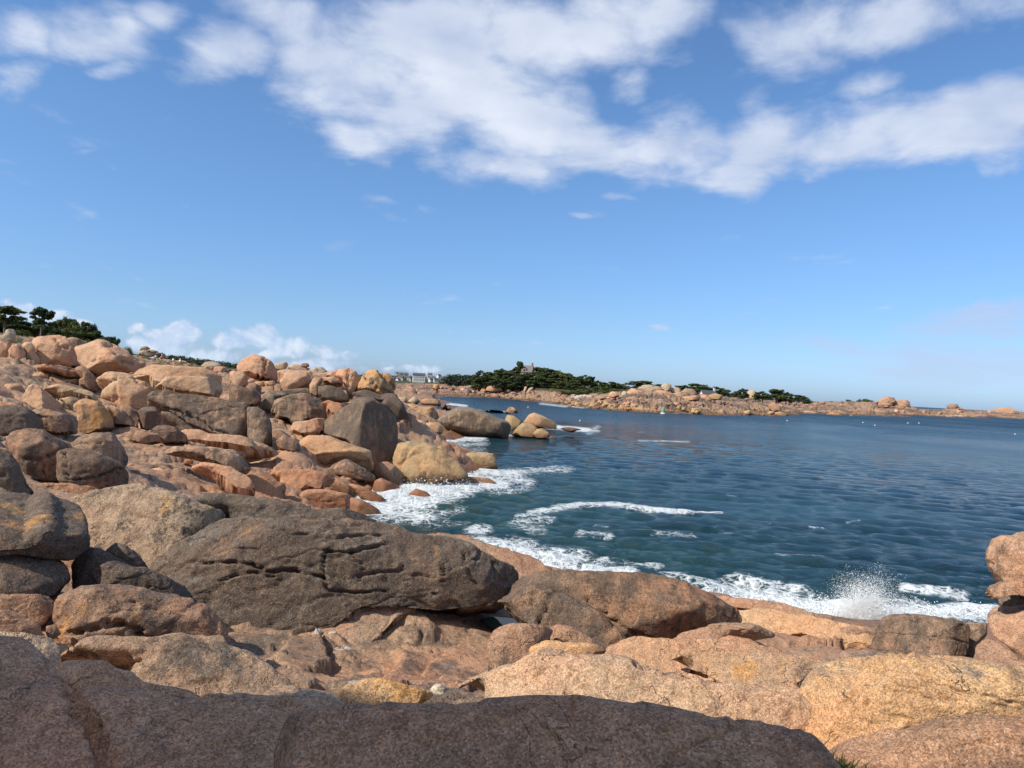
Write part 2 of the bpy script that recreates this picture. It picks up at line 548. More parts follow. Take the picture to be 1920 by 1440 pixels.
M_ROCK = granite('granite')
M_LAND = granite('granite_shelf', terrain=True)
M_NEEDLE = leaf_mat('pine_needles', (0.022, 0.037, 0.013), (0.088, 0.112, 0.042))
M_BUSH = leaf_mat('bush_leaves', (0.035, 0.055, 0.016), (0.11, 0.135, 0.045))
M_BARK = plain('bark', (0.16, 0.12, 0.095), 0.9, 0.4, 2.0)

# ------------------------------------------------------------------ rocks
PAL = dict(pink=(.50, .315, .205), beige=(.49, .335, .215), pale=(.46, .37, .27), grey=(.33, .24, .17), dark=(.19, .138, .106),
           red=(.40, .222, .132), olive=(.40, .285, .16), orange=(.53, .325, .175), brown=(.34, .22, .15), sand=(.47, .31, .185), mauve=(.29, .205, .165))
CROPS = dict(F=(0, 0, 1), C1=(0, 540, 4), C2=(440, 620, 4), C3=(680, 640, 4), C4=(1100, 680, 4.364), C5=(1500, 700, 4.571),
             D1=(0, 760, 4), D2=(0, 1060, 3.4286), D3=(100, 880, 2.1333), D4=(480, 1080, 3.3103), D5=(900, 1040, 3.4286),
             D6=(1400, 980, 3.1308), D7=(640, 800, 3.2))
GROUND = []          # terrain control points (x, y, z)


def project(P):
    d = P - EYE
    X = d[:, 0] / d[:, 1]; Z = d[:, 2] / d[:, 1] - math.tan(R(0.1))
    a = X * math.cos(ROLL) + Z * math.sin(ROLL); b = -X * math.sin(ROLL) + Z * math.cos(ROLL)
    return 960 + a * FPX, 720 - b * FPX


def to_px(crop, pts):
    ox, oy, s = CROPS[crop]
    return [(ox + x / s, oy + y / s) for x, y in pts]


def centroid(pts):
    A = cx = cy = 0.0
    for i in range(len(pts)):
        x0, y0 = pts[i]; x1, y1 = pts[(i + 1) % len(pts)]
        c = x0 * y1 - x1 * y0
        A += c; cx += (x0 + x1) * c; cy += (y0 + y1) * c
    return cx / (3 * A), cy / (3 * A)


def radial(pts, cx, cy, A, B, n=720, sig=2.0):
    th = np.arange(n) / n * 2 * np.pi
    D = np.stack([np.cos(th), np.sin(th)], 1)
    P = (np.array(pts) - [cx, cy]) / [A, B]
    best = np.zeros(n)
    for i in range(len(P)):
        p, q = P[i], P[(i + 1) % len(P)]
        e = q - p
        den = D[:, 0] * e[1] - D[:, 1] * e[0]
        den = np.where(np.abs(den) < 1e-9, 1e-9, den)
        t = (p[0] * e[1] - p[1] * e[0]) / den
        s = (p[0] * D[:, 1] - p[1] * D[:, 0]) / den
        ok = (t > 0) & (s >= -1e-6) & (s <= 1 + 1e-6)
        best = np.where(ok, np.maximum(best, t), best)
    best = np.maximum(best, 0.15)
    k = np.arange(n); k = np.minimum(k, n - k)
    g = np.exp(-0.5 * (k / (sig * n / 360.0)) ** 2); g /= g.sum()
    return np.real(np.fft.ifft(np.fft.fft(best) * np.fft.fft(g)))


def rock_piece(pts_px, d, seed, tf=None, tb=None, tilt=12, p=3.3, cuts=(), rnd=8, lump=0.055, crack=0.02, block=0, blocksz=0.5,
               rr=2.0, ext=None, ground=True, level=None, yaw=0, fine=1.0, skirt=None, grow=1.035, joints=3, carve=()):
    if skirt is None:
        skirt = tilt >= 0 and not any(c_[1] < -.55 for c_ in cuts)
    gx_, gy_ = centroid(pts_px)
    pts_px = [(gx_ + (u - gx_) * grow, gy_ + (v - gy_) * grow) for u, v in pts_px]
    rng = np.random.RandomState(seed)
    if ext is None:
        ext = 0.6 if tilt >= 35 else 0.35 if tilt >= 20 else 0.15
    cu, cv = centroid(pts_px)
    C = at(cu, cv, d)
    nh = np.array([C[0], C[1], 0.0]); nh /= np.linalg.norm(nh)
    if yaw:
        ca, sa = math.cos(R(yaw)), math.sin(R(yaw))
        nh = np.array([nh[0] * ca - nh[1] * sa, nh[0] * sa + nh[1] * ca, 0])
    r = np.array([nh[1], -nh[0], 0.0])
    ct, st = math.cos(R(tilt)), math.sin(R(tilt))
    up = np.array([0, 0, 1.0]) * ct + nh * st
    fr = np.array([0, 0, 1.0]) * st - nh * ct
    loc = []
    for (u, v) in pts_px:
        w = ray(u, v)
        t = fr.dot(C - EYE) / fr.dot(w)
        q = EYE + w * t - C
        loc.append((q.dot(r), q.dot(up)))
    L = np.array(loc)
    A = (L[:, 0].max() - L[:, 0].min()) / 2; B = (L[:, 1].max() - L[:, 1].min()) / 2
    S = math.sqrt(A * B)
    lx, ly = centroid(loc)
    if tf is None: tf = min(A, B) * 0.85 + 0.1 * max(A, B)
    if tb is None: tb = tf * 1.1
    if tilt >= 20:
        tf = min(tf, (0.95 if tilt < 35 else 0.6) * B); tb = min(tb, 1.1 * B)
        ext = max(ext, (0.35 if tilt < 35 else 0.55) * S / B) if tilt < 35 else max(ext, 1.2, 0.55 * S / B)
    Rt = radial(loc, lx, ly, A, B, sig=rr)
    pxr = max(A, B) * FPX / d * 1024 / 1920
    if level is None:
        level = 3 if pxr < 7 else 4 if pxr < 18 else 5 if pxr < 45 else 6 if pxr < 130 else 7
    cl = list(cuts)
    for _ in range(rnd):
        a = rng.uniform(-1, 1); b = rng.uniform(-0.6, 0.9)
        cl.append((a, b, rng.uniform(0.35, 1.0), rng.uniform(0.80, 0.94)))

    def shape(V, Rt, ext, skirt=skirt):
        th = np.arctan2(V[:, 1], V[:, 0]) % (2 * np.pi)
        n = len(Rt)
        x = th / (2 * np.pi) * n
        i0 = np.floor(x).astype(int) % n; f = x - np.floor(x)
        Rr = Rt[i0] * (1 - f) + Rt[(i0 + 1) % n] * f
        s = np.hypot(V[:, 0], V[:, 1])
        rad = 1.0 / ((s / Rr) ** p + np.abs(V[:, 2]) ** p) ** (1 / p)
        Q = V * rad[:, None]
        loc3 = np.stack([Q[:, 0] * A, Q[:, 1] * B, np.where(Q[:, 2] > 0, Q[:, 2] * tf, Q[:, 2] * tb)], 1)
        loc3[:, 1] = np.where(loc3[:, 1] < 0, loc3[:, 1] * (1 + ext), loc3[:, 1])
        if skirt:                                  # the body runs straight down into the ground
            low_ = Q[:, 1] < 0
            W0 = np.where(Q[:, 0] > 0, max(Rt[0], Q[low_, 0].max()), max(Rt[n // 2], -Q[low_, 0].min()))
            zs = np.maximum(0.0, 1 - (np.abs(Q[:, 0]) / W0) ** p) ** (1 / p)
            zs = np.where(Q[:, 2] > 0, zs * tf, -zs * tb)
            w_ = sstep(-Q[:, 1], 0.0, 0.4)
            loc3[:, 2] = loc3[:, 2] * (1 - w_) + zs * w_
        for (a, b, c, fr_) in cl:
            nn = np.array([a, b, c]); nn = nn / np.linalg.norm(nn)
            h = loc3 @ nn
            Dm = h.max() * fr_
            k = 0.014 * S
            sp = np.where((h - Dm) / k > 30, (h - Dm), k * np.log1p(np.exp(np.clip((h - Dm) / k, -30, 30))))
            loc3 -= nn[None, :] * sp[:, None]
        return C + (loc3[:, 0:1] + lx) * r + (loc3[:, 1:2] + ly) * up + loc3[:, 2:3] * fr

    # let the body's outline settle on the traced one
    pp = np.array(pts_px)
    Ap = (pp[:, 0].max() - pp[:, 0].min()) / 2; Bp = (pp[:, 1].max() - pp[:, 1].min()) / 2
    Tp = radial([(u - cu, -(v - cv)) for u, v in pts_px], 0, 0, Ap, Bp, sig=rr)
    V5 = ico(5)[0]
    nb = 90
    Tb = Tp[(np.arange(nb) * (720 // nb))]
    g_ = np.exp(-0.5 * (np.arange(-9, 10) / 3.2) ** 2); g_ /= g_.sum()
    R0 = Rt.copy()
    for it in range(9):
        Wt = shape(V5, Rt, 0.0, False)
        uu, vv = project(Wt)
        if it < 4:
            du = (uu.max() + uu.min()) / 2 - (pp[:, 0].max() + pp[:, 0].min()) / 2
            dv = (vv.max() + vv.min()) / 2 - (pp[:, 1].max() + pp[:, 1].min()) / 2
            C = C - r * du * d / FPX + np.array([0, 0, 1.0]) * dv * d / FPX
            A *= np.clip(2 * Ap / (uu.max() - uu.min()), .7, 1.4); B *= np.clip(2 * Bp / (vv.max() - vv.min()), .6, 1.4)
            continue
        a_, b_ = (uu - cu) / Ap, -(vv - cv) / Bp
        ang = np.arctan2(b_, a_) % (2 * np.pi)
        bi = np.round(ang / (2 * np.pi) * nb).astype(int) % nb
        act = np.zeros(nb)
        np.maximum.at(act, bi, np.hypot(a_, b_))
        ratio = np.where(act < 0.2, 1.0, np.clip(Tb / np.maximum(act, .05), 0.7, 1.4))
        ratio = np.convolve(np.concatenate([ratio[-9:], ratio, ratio[:9]]), g_, 'valid') ** 0.7
        rf = np.interp(np.arange(720), np.append(np.arange(nb) * (720 // nb), 720), np.append(ratio, ratio[0]))
        Rt = np.clip(Rt * rf, 0.6 * R0, 1.35 * R0)
    V, F = ico(level)
    W = shape(V, Rt, ext)
    N_ = vnormals(W, F)
    off = rng.uniform(-50, 50, 3)
    Pn = W + off
    lumpn = fbm(Pn / (1.0 * S), 5, seed, 0.52)
    disp = lump * S * lumpn
    if crack:
        wp = Pn + 0.22 * S * np.stack([fbm(Pn / (0.5 * S) + 7 * j, 2, seed + 70 + j) for j in range(3)], 1)
        g1 = np.abs(perlin(wp / (1.25 * S) * np.array([1, 1, 1.5]), seed + 5))
        g2 = np.abs(perlin(wp / (0.55 * S) * np.array([1, 1, 1.6]), seed + 6))
        gate = sstep(perlin(Pn / (0.8 * S), seed + 9), -0.05, 0.3)
        disp -= crack * S * (1 - sstep(g1, 0.0, 0.045)) * (0.35 + 0.65 * gate)
        disp -= 0.5 * crack * S * (1 - sstep(g2, 0.0, 0.05)) * gate
    if level >= 5 and joints:
        for j in range(joints):
            nv = rng.normal(size=3) * ([1, 1, .35] if j % 2 else [.4, .4, 1.2]); nv /= np.linalg.norm(nv)
            t_ = (W - C) @ nv
            c0 = rng.uniform(-.45, .45) * (t_.max() - t_.min()) / 2
            dd_ = np.abs(t_ - c0 + 0.10 * S * fbm(Pn / (0.7 * S), 3, seed + 50 + j))
            wj = max(0.010 * S, 0.9 * d / FPX * 1.6)
            side = rng.uniform(-.012, .012) * S
            gate = sstep(perlin(Pn / (0.9 * S) + j * 3.3, seed + 61), -0.25, 0.1)
            disp -= (1 - sstep(dd_, 0.25 * wj, 1.6 * wj)) * 0.028 * S * gate
            disp += side * np.sign(t_ - c0) * gate * (1 - sstep(dd_, 0, .35 * S))
    if level >= 5:
        w1 = min(0.55 * S, 1.1)
        disp += fine * 0.042 * w1 * fbm(Pn / (0.30 * w1), 4, seed + 11) * (0.5 + sstep(fbm(Pn / (0.9 * S), 2, seed + 21), -.3, .5))
        sc = perlin(Pn / (0.5 * w1), seed + 14)                        # flaked-off skins with a small step
        disp += fine * 0.030 * w1 * sstep(sc, 0.0, 0.06)
    if block:
        wp = Pn + 0.25 * blocksz * np.stack([fbm(Pn / (1.2 * blocksz) + 5 * j, 3, seed + 40 + j) for j in range(3)], 1)
        f1, f2, idc = voronoi(wp / (blocksz * np.array([1.6, 1.6, 0.8])), seed + 3)
        bm_ = sstep(perlin(Pn / (2.2 * blocksz), seed + 8), -0.45, 0.15)
        disp += bm_ * block * ((idc - 0.5) * 0.9 - 0.9 * (1 - sstep(f2 - f1, 0.0, 0.10)))
    if len(carve):
        uu, vv = project(W)
        facing = (N_ * (EYE - W)).sum(1) > -0.05 * np.linalg.norm(EYE - W, axis=1)
        uu = uu + 7 * fbm(Pn / (0.22 * S), 4, seed + 81, .6); vv = vv + 6 * fbm(Pn / (0.22 * S), 4, seed + 82, .6)
        brk = 0.55 + 0.6 * sstep(perlin(Pn / (0.13 * S), seed + 83), -.3, .3)
        for (line, wpx, dep) in carve:
            dm = np.full(len(W), 1e9)
            for (x0, y0), (x1, y1) in zip(line[:-1], line[1:]):
                ex, ey = x1 - x0, y1 - y0
                t = np.clip(((uu - x0) * ex + (vv - y0) * ey) / (ex * ex + ey * ey), 0, 1)
                dm = np.minimum(dm, np.hypot(uu - x0 - t * ex, vv - y0 - t * ey))
            disp -= dep * brk * (1 - sstep(dm / brk, 0.35 * wpx, wpx)) * facing
            disp += 0.15 * dep * (1 - sstep(dm, wpx, 5 * wpx)) * facing
    W = W + N_ * disp[:, None]
    if ground:
        bv = max(pts_px, key=lambda q: q[1])
        dd = d - 0.45 * tf
        g = at(bv[0], bv[1], dd)
        GROUND.append((g[0], g[1], g[2]))
    return W, F


ROCKS = []


def rock(label, crop, d, pieces, col='pink', dark=0.25, ochre=0.3, speck=0.3, lichen=0.3, name='boulder', cat='boulder', group=None, seed=None, **kw):
    """pieces: one outline or a list of (outline, overrides)"""
    if seed is None:
        seed = len(ROCKS) * 7 + 11
    if isinstance(pieces[0][0], (int, float)):
        pieces = [(pieces, {})]
    Vs, Fs, n = [], [], 0
    for j, (pts, ov) in enumerate(pieces):
        k = dict(kw); k.update(ov)
        dd = k.pop('d', d)
        if 'carve' in k:
            k['carve'] = [(to_px(k.get('crop', crop), ln), w_, dp_) for (ln, w_, dp_) in k['carve']]
        W, F = rock_piece(to_px(k.pop('crop', crop), pts), dd, seed + j * 3, **k)
        Vs.append(W); Fs.append(F + n); n += len(W)
    V = np.concatenate(Vs); F = np.concatenate(Fs)
    base = np.array([V[:, 0].mean(), V[:, 1].mean(), V[:, 2].min()])
    me = mesh_np(name, V - base, F, True, M_ROCK)
    o = link(name, me, None, base, label, cat, group)
    rng = np.random.RandomState(seed)
    c = np.array(PAL[col] if isinstance(col, str) else col) * rng.uniform(0.94, 1.06)
    o.color = (*c, dark)
    o['ochre'] = float(ochre); o['speck'] = float(speck); o['lichen'] = float(lichen)
    ROCKS.append(o)
    return o


# ---- ridge on the left, far to near
rock('pale rounded stone at the left picture edge below the dark pines', 'C1', 75, [(-40,420),(-30,370),(0,360),(30,345),(45,312),(100,308),(118,340),(115,395),(60,408)], 'pale', ground=False)
rock('low dark stone wedged behind the two biggest skyline boulders', 'C1', 63, [(500,370),(560,370),(655,405),(640,440),(570,455),(520,430)], 'brown', ground=False)
rock('cracked block cluster at the left edge beside the tall skyline boulder', 'C1', 58, [
    ([(-60,410),(70,405),(95,430),(65,480),(60,560),(95,640),(-60,640)], {}),
    ([(60,470),(90,430),(150,420),(185,470),(190,520),(140,550),(80,525)], {'d': 57}),
    ([(80,520),(140,540),(195,530),(218,645),(130,640),(88,605)], {'d': 57})], 'pink', dark=.25, ground=False)
rock('upright narrow slab leaning on the tall skyline boulder', 'C1', 58, [(150,415),(235,405),(265,470),(300,540),(300,595),(265,610),(215,630),(195,530),(185,470)], 'beige', ground=False)
rock('tall pale pink skyline boulder in front of the umbrella pine', 'C1', 60, [(238,415),(265,375),(370,360),(430,358),(490,373),(530,420),(560,470),(612,585),(540,605),(420,595),(300,590),(298,540),(262,470)], 'pink', dark=.12, ochre=.1, lump=.05, cuts=[(.6,-.1,.7,.8),(-.3,.1,1,.85)], carve=[([(410, 390), (450, 440), (500, 450)], 4, 0.2), ([(300, 590), (420, 560), (540, 590)], 4, 0.15)])
rock('big smooth skyline boulder with a shaded undercut, right of the tall one', 'C1', 57, [(562,455),(650,420),(720,390),(770,388),(850,430),(960,480),(1000,520),(1060,550),(1088,592),(1000,622),(960,640),(850,638),(720,642),(680,600),(610,570),(580,500)], 'pink', dark=.15, tilt=-12, tf=2.2, cuts=[(.15,-.75,.7,.62),(.8,-.3,.4,.75)], ochre=.35, carve=[([(790, 425), (840, 440)], 6, 0.25), ([(900, 540), (960, 560), (1040, 555)], 5, 0.2), ([(700, 560), (760, 500), (860, 510)], 5, 0.12)])
rock('flat layered rock of stacked slabs under the tall skyline boulder', 'C1', 53, [
    ([(262,597),(330,573),(450,578),(540,600),(640,630),(662,655),(600,682),(520,692),(430,662),(330,632)], {'tf': 1.4}),
    ([(208,667),(290,625),(380,650),(432,680),(425,718),(330,720),(230,702)], {'d': 52.5}),
    ([(420,690),(520,688),(590,680),(602,720),(520,732),(420,722)], {'d': 52.7})], 'pink', dark=.3, ground=False, cuts=[(0,-.6,.8,.7)])
rock('brown boulder at the right end of the layered slabs, shaded on its right', 'C1', 52.5, [(530,590),(620,588),(690,640),(735,690),(748,795),(690,778),(600,735),(590,690),(640,655)], 'brown', dark=.3, cuts=[(.8,-.2,.5,.7)])
rock('wide smooth sunlit slab below the undercut boulder', 'C1', 51, [(728,652),(850,638),(960,638),(1000,668),(1100,718),(1158,770),(1110,850),(1060,905),(960,895),(830,850),(750,805),(790,745),(745,700)], 'beige', dark=.15, tilt=35, cuts=[(.3,-.7,.6,.75)], carve=[([(870, 660), (875, 780), (860, 850)], 4, 0.12), ([(1000, 670), (1100, 740)], 4, 0.15)])
rock('long smooth whale-backed rock with a dark square end on the left ridge', 'C1', 53, [
    ([(960,645),(1060,600),(1150,585),(1230,580),(1400,588),(1520,598),(1620,638),(1655,690),(1640,740),(1500,790),(1330,790),(1160,745),(1060,700)], {'tilt': 30, 'd': 55}),
    ([(1175,730),(1230,680),(1350,660),(1500,665),(1600,680),(1655,740),(1645,800),(1600,818),(1500,805),(1390,800),(1335,795),(1240,772)], {'tilt': 25, 'd': 51.5, 'tf': 1.8, 'p': 3.5, 'cuts': [(.95,0,.35,.83)]})], 'beige', dark=.05, ochre=.2, lichen=.1, ground=False)
rock('great grey weathered slab with a diagonal crack on the left slope', 'F', 48, [
    ([(273,752),(287,733),(312,731),(335,738),(375,742),(410,748),(440,752),(468,762),(470,800),(466,826),(430,824),(395,815),(350,800),(300,775)], {'tf': 2.2, 'cuts': [(0,.2,1,.72)], 'crop': 'F', 'carve': [([(312,765),(350,774),(380,790),(400,805),(430,818)], 3, .3), ([(300,772),(345,800),(400,822)], 2.5, .15)]}),
    ([(463,765),(480,764),(497,773),(507,790),(511,832),(490,838),(466,828)], {'d': 47.5, 'tf': 1.2}),
    ([(296,768),(330,776),(380,806),(425,824),(400,826),(350,816),(318,795)], {'d': 47, 'tf': .7})], 'grey', dark=.45, speck=.3, lichen=.2, ochre=.35, tilt=22, rnd=2, crack=.015, lump=.03)
rock('pyramid shaped rock with one sunny and one dull face', 'C1', 42, [(160,905),(180,800),(230,725),(265,712),(290,740),(380,810),(470,880),(560,965),(480,958),(380,930),(270,915)], 'pink', dark=.2, cuts=[(.55,.1,.8,.6),(-.6,.1,.75,.7)], p=2.2, rnd=1, ground=False)
rock('small tilted block left of the pyramid shaped rock', 'C1', 44, [(5,740),(60,718),(150,718),(182,760),(172,802),(90,832),(70,795),(15,765)], 'pink', cuts=[(.3,-.3,.8,.6)], ground=False)
rock('broad flat rock band at the left edge above the small tilted block', 'C1', 49, [(-50,640),(60,640),(150,680),(240,720),(180,735),(60,715),(-50,740)], 'pink', tilt=40, ground=False)
rock('rough ochre stained ledge right of the pyramid shaped rock', 'C1', 44, [
    ([(335,735),(420,725),(560,742),(700,788),(765,832),(780,865),(640,830),(520,808),(430,815),(370,790)], {'d': 46, 'tilt': 40}),
    ([(436,828),(530,815),(602,830),(560,865),(545,920),(500,875)], {'d': 43.5})], 'beige', ochre=.5, ground=False)
rock('rounded ochre boulder spotted with yellow lichen on the left slope', 'C1', 41, [(548,875),(640,828),(740,858),(820,938),(852,1000),(855,1055),(720,1060),(650,1090),(585,1085),(588,960)], 'sand', dark=.35, ochre=.75)
rock('plain sloping wedge beside the lichen spotted boulder', 'C1', 42, [
    ([(765,870),(860,888),(930,920),(1045,1052),(950,1060),(855,1055),(850,980)], {}),
    ([(930,898),(970,883),(1030,930),(1042,1045),(960,975)], {'d': 43})], 'pink', dark=.4, ochre=.2, tilt=30, cuts=[(.1,-.3,1,.6)])
rock('small block with a pale top and black front under the grey slab', 'C1', 43.5, [(1033,930),(1070,893),(1160,888),(1192,940),(1250,985),(1305,1045),(1230,1052),(1120,1070),(1055,1045)], 'brown', dark=.5, cuts=[(.2,-.25,.95,.55),(0,.9,.45,.75)], p=3.2, rnd=1)
rock('dark flat topped boulder at the left edge in mid slope', 'C1', 34, [(-60,900),(0,885),(130,885),(230,915),(310,988),(322,1052),(220,1066),(60,1092),(-60,1095)], 'grey', dark=.6, speck=.5, cuts=[(.1,.75,.7,.7),(.9,-.1,.3,.85)], p=3, lichen=.3)
rock('long ochre block behind the dark flat topped boulder', 'C1', 36, [(225,910),(340,907),(470,938),(550,958),(582,1000),(577,1078),(500,1080),(380,1082),(312,1062),(305,980)], 'brown', ochre=.45, dark=.35, cuts=[(0,.8,.6,.75)], p=3.2)
rock('thin pink slab lying above the dark flat topped boulder', 'C1', 38, [(-50,852),(90,858),(200,898),(240,915),(130,900),(-50,900)], 'pink', tilt=35, ground=False)
rock('big creased boulder with a domed top left of the rubble shelf', 'D1', 28, [
    ([(38,290),(90,205),(200,182),(320,190),(430,250),(520,300),(470,345),(450,420),(440,560),(300,540),(190,530),(120,430)], {'cuts': [(-.5,.3,.7,.85),(.1,-.1,1,.8)], 'carve': [([(180,400),(260,405),(330,400),(440,345)], 4, .2), ([(330,420),(330,520)], 3, .15), ([(240,430),(250,520)], 3, .12)]}),
    ([(435,350),(520,322),(640,333),(760,368),(900,438),(962,510),(952,610),(830,655),(640,620),(530,575),(435,560)], {'d': 27.5, 'block': .04, 'blocksz': .55, 'cuts': [(.1,-.2,1,.8)], 'carve': [([(540,562),(700,540),(850,490),(925,462)], 3.5, .2), ([(800,520),(810,620)], 3, .15), ([(880,500),(885,590)], 3, .12), ([(475,340),(492,430),(500,550)], 3.5, .2)]})], 'brown', dark=.42, speck=.35, ochre=.25, lichen=.25, crack=.04)
rock('round topped brown boulder behind the creased boulder, shadow on the shelf', 'D1', 30.5, [(540,290),(600,240),(700,208),(840,206),(880,250),(962,380),(945,432),(860,435),(740,392),(640,348),(545,325)], 'brown', dark=.3, cuts=[(.85,.1,.45,.72)], lichen=.4)
rock('low split block on the shelf under the black fronted block', 'C1', 39, [(985,1150),(1020,1080),(1100,1068),(1190,1098),(1215,1155),(1100,1168)], 'brown', dark=.3, cuts=[(.3,-.3,.9,.6)])
rock('low grey faced stone next to the split block on the shelf', 'C1', 40, [(1125,1075),(1180,1038),(1250,1030),(1320,1050),(1400,1108),(1415,1158),(1300,1158),(1220,1150)], 'brown', dark=.4, cuts=[(.3,-.3,.9,.6)])
rock('grey boulder cut by the left picture edge at mid height', 'D1', 20, [(-120,330),(0,330),(60,345),(130,440),(182,540),(262,640),(130,700),(60,660),(-120,640)], 'grey', dark=.55, lichen=.35, speck=.4, cuts=[(.7,.2,.6,.8)])
rock('long pale stone at the left edge above the black shadowed boulder', 'D1', 15, [(-90,600),(0,610),(60,640),(135,700),(120,760),(0,740),(-90,740)], 'brown', dark=.4, lichen=.4, tilt=30, ground=False)
rock('massive dark boulder at the left edge, black shadow beneath it', 'D1', 12, [
    ([(-150,700),(0,690),(115,732),(240,662),(380,658),(470,718),(560,778),(640,858),(657,960),(632,1065),(560,1130),(400,1135),(280,1115),(100,1085),(-150,1060)], {'tf': 1.4, 'cuts': [(0,-.75,.7,.68),(-.1,.5,.8,.8)], 'tilt': -8}),
    ([(-150,1050),(200,1120),(400,1130),(480,1200),(520,1300),(460,1400),(400,1430),(-150,1440)], {'d': 11.6, 'tf': 1.0, 'cuts': [(.3,.6,.7,.7)]})], (.25,.17,.12), dark=.5, ochre=.5, speck=.6, lichen=.3, lump=.07, ground=False)
rock('black rock lump in the shadow gap behind the massive dark boulder', 'D1', 12.6, [
    ([(620,1070),(740,1075),(840,1130),(1000,1200),(900,1320),(700,1420),(560,1420),(540,1200)], {}),
    ([(800,1090),(868,1032),(940,1046),(1020,1108),(1115,1205),(1060,1250),(960,1240),(860,1180)], {'d': 13})], 'dark', dark=.75, ground=False)
rock('dark knobbly rock at the foot of the shadow gap', 'D1', 12, [(690,1225),(850,1175),(1000,1208),(1100,1226),(1250,1298),(1372,1358),(1430,1425),(1300,1470),(1080,1450),(800,1460)], 'dark', dark=.6, speck=.6, ochre=.3, block=.03, blocksz=.35, ground=False)

# ---- ridge in the middle
rock('large peaked pink boulder highest on the middle of the ridge', 'C2', 68, [(25,275),(60,218),(150,178),(230,208),(290,248),(318,310),(312,375),(260,375),(170,345),(110,325),(35,320)], 'pink', dark=.1, ochre=.2, cuts=[(.75,-.1,.6,.72),(-.5,.2,.8,.8)], rnd=2, carve=[([(212, 335), (235, 250), (225, 215)], 4, 0.3), ([(105, 312), (170, 345), (265, 372)], 5, 0.3)])
rock('pink boulder tucked under the peaked boulder on its left', 'C2', 65, [(-35,300),(60,308),(105,350),(98,412),(50,425),(-30,405)], 'pink', cuts=[(.6,-.2,.7,.75)])
rock('shaded low rock under the two pink ridge boulders', 'C2', 62, [
    ([(80,425),(110,395),(150,390),(205,430),(180,480),(100,460)], {}),
    ([(-40,420),(30,410),(100,440),(190,460),(200,520),(160,555),(60,555),(-40,530)], {'d': 60})], 'brown', dark=.45, ochre=.4, ground=False)
rock('small stones stacked between the pink ridge boulders', 'C2', 64, [
    ([(95,370),(150,362),(160,395),(110,400)], {}), ([(145,385),(215,378),(232,415),(160,415)], {}), ([(228,380),(300,375),(310,405),(240,410)], {})], 'pink', ground=False)
rock('flat pale stones heaped on the skyline behind the peaked boulder', 'C2', 95, [
    ([(298,292),(300,252),(390,232),(402,262),(372,295)], {}), ([(395,290),(402,268),(430,250),(492,256),(572,288),(520,304)], {})], 'pale', ground=False)
rock('small dark stone perched on the flat pale skyline stones', 'C2', 95, [(478,268),(510,243),(550,243),(562,268),(512,276)], 'brown', ground=False)
rock('pale cracked stone right of the skyline heap', 'C2', 90, [(555,295),(610,270),(662,274),(702,312),(680,332),(600,332)], 'pale', ground=False)
rock('broad pink stone filling the saddle behind the ridge', 'C2', 74, [(300,330),(340,295),(400,290),(560,302),(690,330),(760,300),(800,340),(760,420),(500,420),(320,400)], 'pink', ground=False)
rock('pink boulder with a black undercut left of the split boulder', 'C2', 66, [(338,385),(390,303),(480,298),(542,310),(562,340),(602,350),(562,395),(530,440),(440,450),(360,425)], 'pink', dark=.15, tilt=-20, cuts=[(.5,-.65,.6,.62),(-.3,.4,.8,.85)], ground=False)
rock('low rock in deep shade below the undercut pink boulder', 'C2', 65, [(330,430),(420,440),(540,430),(640,480),(600,520),(430,500),(340,470)], 'dark', ground=False)
rock('split pink boulder with a flat lid stone on the ridge', 'C2', 65, [
    ([(563,405),(590,358),(652,350),(662,380),(632,410),(622,475),(600,485),(563,455)], {'d': 64.5}),
    ([(652,352),(750,343),(812,380),(802,412),(720,415),(668,388)], {'tf': .9})], 'pink', dark=.2, ground=False)
rock('dark flattened boulder caught under the lid stone', 'C2', 64, [(628,412),(720,413),(800,438),(852,490),(862,525),(780,528),(650,508),(625,465)], 'grey', dark=.6, ground=False)
rock('tall smooth rounded pillar boulder on the ridge', 'C2', 66, [
    ([(745,332),(780,293),(850,283),(912,308),(932,350),(922,425),(880,490),(848,475),(838,430),(808,380)], {}),
    ([(682,338),(700,318),(760,296),(800,292),(800,350),(740,350)], {'d': 68})], 'pink', dark=.15, ochre=.25, cuts=[(.7,.2,.6,.8)], ground=False, carve=[([(862, 290), (845, 360), (850, 430)], 4, 0.25)])
rock('yellow topped twin boulder at the right end of the ridge', 'C2', 66, [
    ([(888,460),(938,400),(980,318),(1030,293),(1082,308),(1122,360),(1185,420),(1192,475),(1140,505),(1000,450),(930,450)], {}),
    ([(1088,322),(1160,323),(1197,360),(1204,430),(1160,420),(1108,370)], {'d': 67})], 'orange', dark=.3, ochre=.7, cuts=[(.6,-.2,.7,.72)], ground=False, carve=[([(980, 360), (1050, 425), (1160, 470)], 5, 0.3), ([(1085, 310), (1130, 380), (1190, 430)], 4, 0.3), ([(900, 450), (1000, 455)], 4, 0.2)])
rock('dark overhanging slabs falling to the sea below the yellow topped boulder', 'C2', 64, [
    ([(885,470),(960,438),(1100,478),(1195,465),(1235,520),(1200,560),(1100,545),(1000,520),(930,515)], {'tilt': -15}),
    ([(1090,540),(1200,470),(1255,540),(1312,650),(1315,700),(1220,668),(1150,600)], {'d': 63}),
    ([(890,500),(1000,510),(1130,560),(1220,660),(1180,720),(1000,640),(900,560)], {'d': 62})], 'dark', dark=.55, ochre=.3, cuts=[(.3,-.6,.7,.65)], crack=.05)
